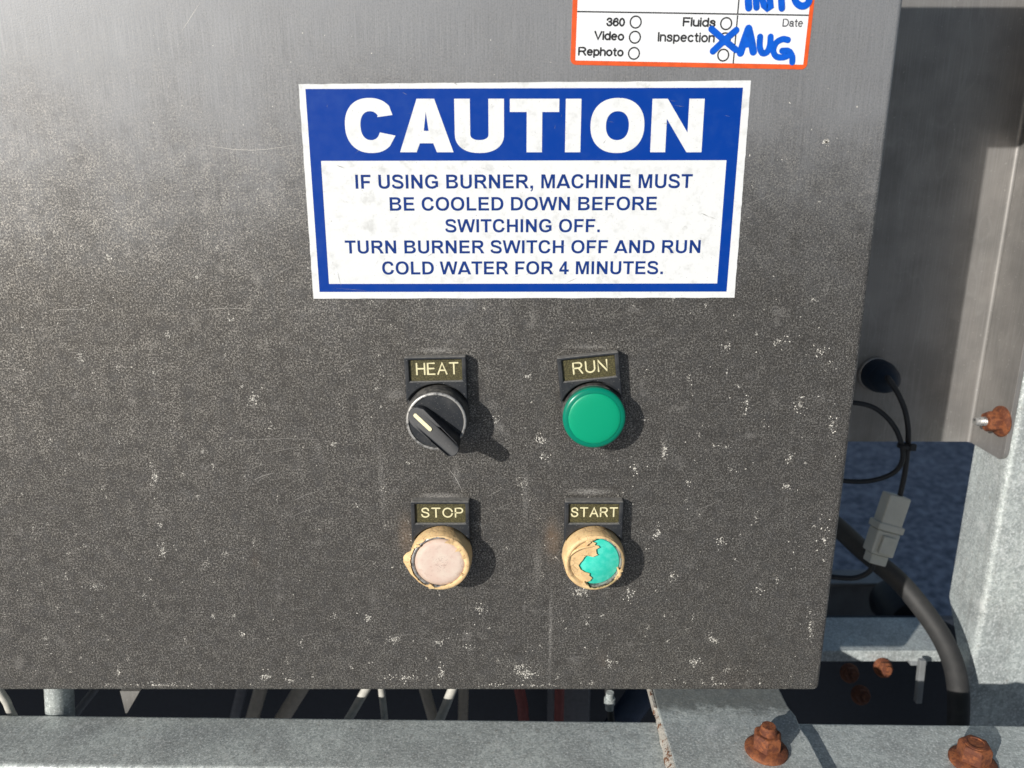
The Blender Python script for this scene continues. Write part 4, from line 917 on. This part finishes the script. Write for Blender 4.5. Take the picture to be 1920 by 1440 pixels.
# added near-black plate paints deep shade behind the gap; hoses and pipes hang there
uf = MB().box((-.9, .200, -.72), (XP+.08, .206, -.352)).box((-.9, .2062, -.358), (.145, .38, -.352)); tag(uf.build('gap_shade_plate', M['gapshade']), 'added dark plate beneath the control box, deep shade put into its colour', 'metal plate')
def hose(name, lab, cat, mat, a, b, y0, y1, r, group=None, bend=0):
    p, q = aty(a[0], a[1], y0), aty(b[0], b[1], y1); d = q - p
    mid = (p+q)/2 + Vector((bend, 0, 0)); top = p - d*.6; bot = q + d*1.6
    o = MB().tube([top, p, mid, q, bot], r, 14, 5).build(name, M[mat], smooth=60); tag(o, lab, cat, group); return o
G_ = 'hoses and pipes seen in the gap under the control box'
hose('pale_hose', 'pale curved hose end at the far left of the gap above the rail', 'hose', 'whitehose', (2,1300),(20,1334), .02, .02, .0022, G_, .0006)
hose('galvanised_pipe', 'bright galvanised pipe standing at the left of the gap above the rail', 'pipe', 'zinc', (111,1300),(113,1340), .022, .022, .0074, G_)
hose('dark_strut', 'thin dark slanting strut right of the galvanised pipe', 'strut', 'greybox', (172,1300),(142,1338), .09, .09, .0026, G_)
wdg = MB(); tri = [aty(225,1296,.02), aty(262,1296,.02), aty(236,1341,.02)]; tri2 = [p + Vector((0,.004,0)) for p in tri]
wdg.add(tri + tri2, [(0,2,1),(3,4,5),(0,1,4,3),(1,2,5,4),(2,0,3,5)]); tag(wdg.build('steel_gusset', M['steel']), 'sunlit triangular steel gusset in the gap above the rail', 'gusset')
hose('tan_hose', 'brownish upright hose left of centre in the gap', 'hose', 'tanhose', (487,1298),(474,1344), .14, .14, .0050, G_)
hose('tan_hose', 'brownish leaning hose beside the upright one in the gap', 'hose', 'tanhose', (560,1298),(530,1346), .14, .14, .0056, G_)
hose('white_hose', 'white hose leaning left with sunlit upper end in the gap, below the HEAT side', 'hose', 'whitehose', (683,1298),(655,1346), .063, .063, .0028, G_)
hose('white_hose', 'thin upright white hose with a short sunlit top in the gap', 'hose', 'whitehose', (716,1298),(721,1346), .063, .063, .0022, G_)
hose('grey_hose', 'dim grey hose crossing behind the second leaning white hose', 'hose', 'tanhose', (798,1298),(812,1346), .12, .12, .0040, G_)
hose('white_hose', 'white hose leaning left beside the grey hoses under the STOP button', 'hose', 'whitehose', (846,1298),(826,1346), .06, .06, .0030, G_)
hose('grey_hose', 'dim upright grey hose right of the leaning white hose', 'hose', 'tanhose', (869,1298),(868,1346), .12, .12, .0036, G_)
hose('red_hose', 'dull red hose standing alone in the middle of the gap', 'hose', 'redhose', (975,1298),(982,1350), .11, .11, .0038, G_, .0006)
hose('red_hose', 'dull red hose in front of the grey box in the gap', 'hose', 'redhose', (1049,1298),(1048,1350), .11, .11, .0034, G_)
hose('grey_conduit', 'dim grey conduit between the gusset and the brownish hoses in the gap', 'conduit', 'greybox', (452,1298),(440,1346), .17, .17, .0040, G_)
ft = thing('hose_fitting', 'small pale hose fitting between the grey box and the blue hose in the gap', 'fitting', Matrix.Translation(aty(1143, 1314, .05)))
MB().lathe([(.0026,-.006),(.0026,-.002),(.0034,-.0018),(.0034,.0018),(.0024,.002),(.0024,.006)], 16).build('fitting_body', M['zinc'], ft, smooth=40)
hb_ = hose('black_hose', 'thin black hose with the pale fitting on it near the blue hose', 'hose', 'hose', (1141,1299),(1146,1348), .055, .055, .0022, G_)
gb = MB(); a_ = aty(1032,1290,.13); b_ = aty(1108,1290,.13); gb.box((a_.x, .13, -.50), (b_.x, .17, -.28)); tag(gb.build('grey_box', M['greybox'], bevel=.002), 'dim grey painted box behind the red hose in the gap', 'box')
hose('blue_hose', 'dim blue hose leaning left at the right end of the gap', 'hose', 'bluehose', (1205,1298),(1168,1350), .14, .14, .0105, G_)
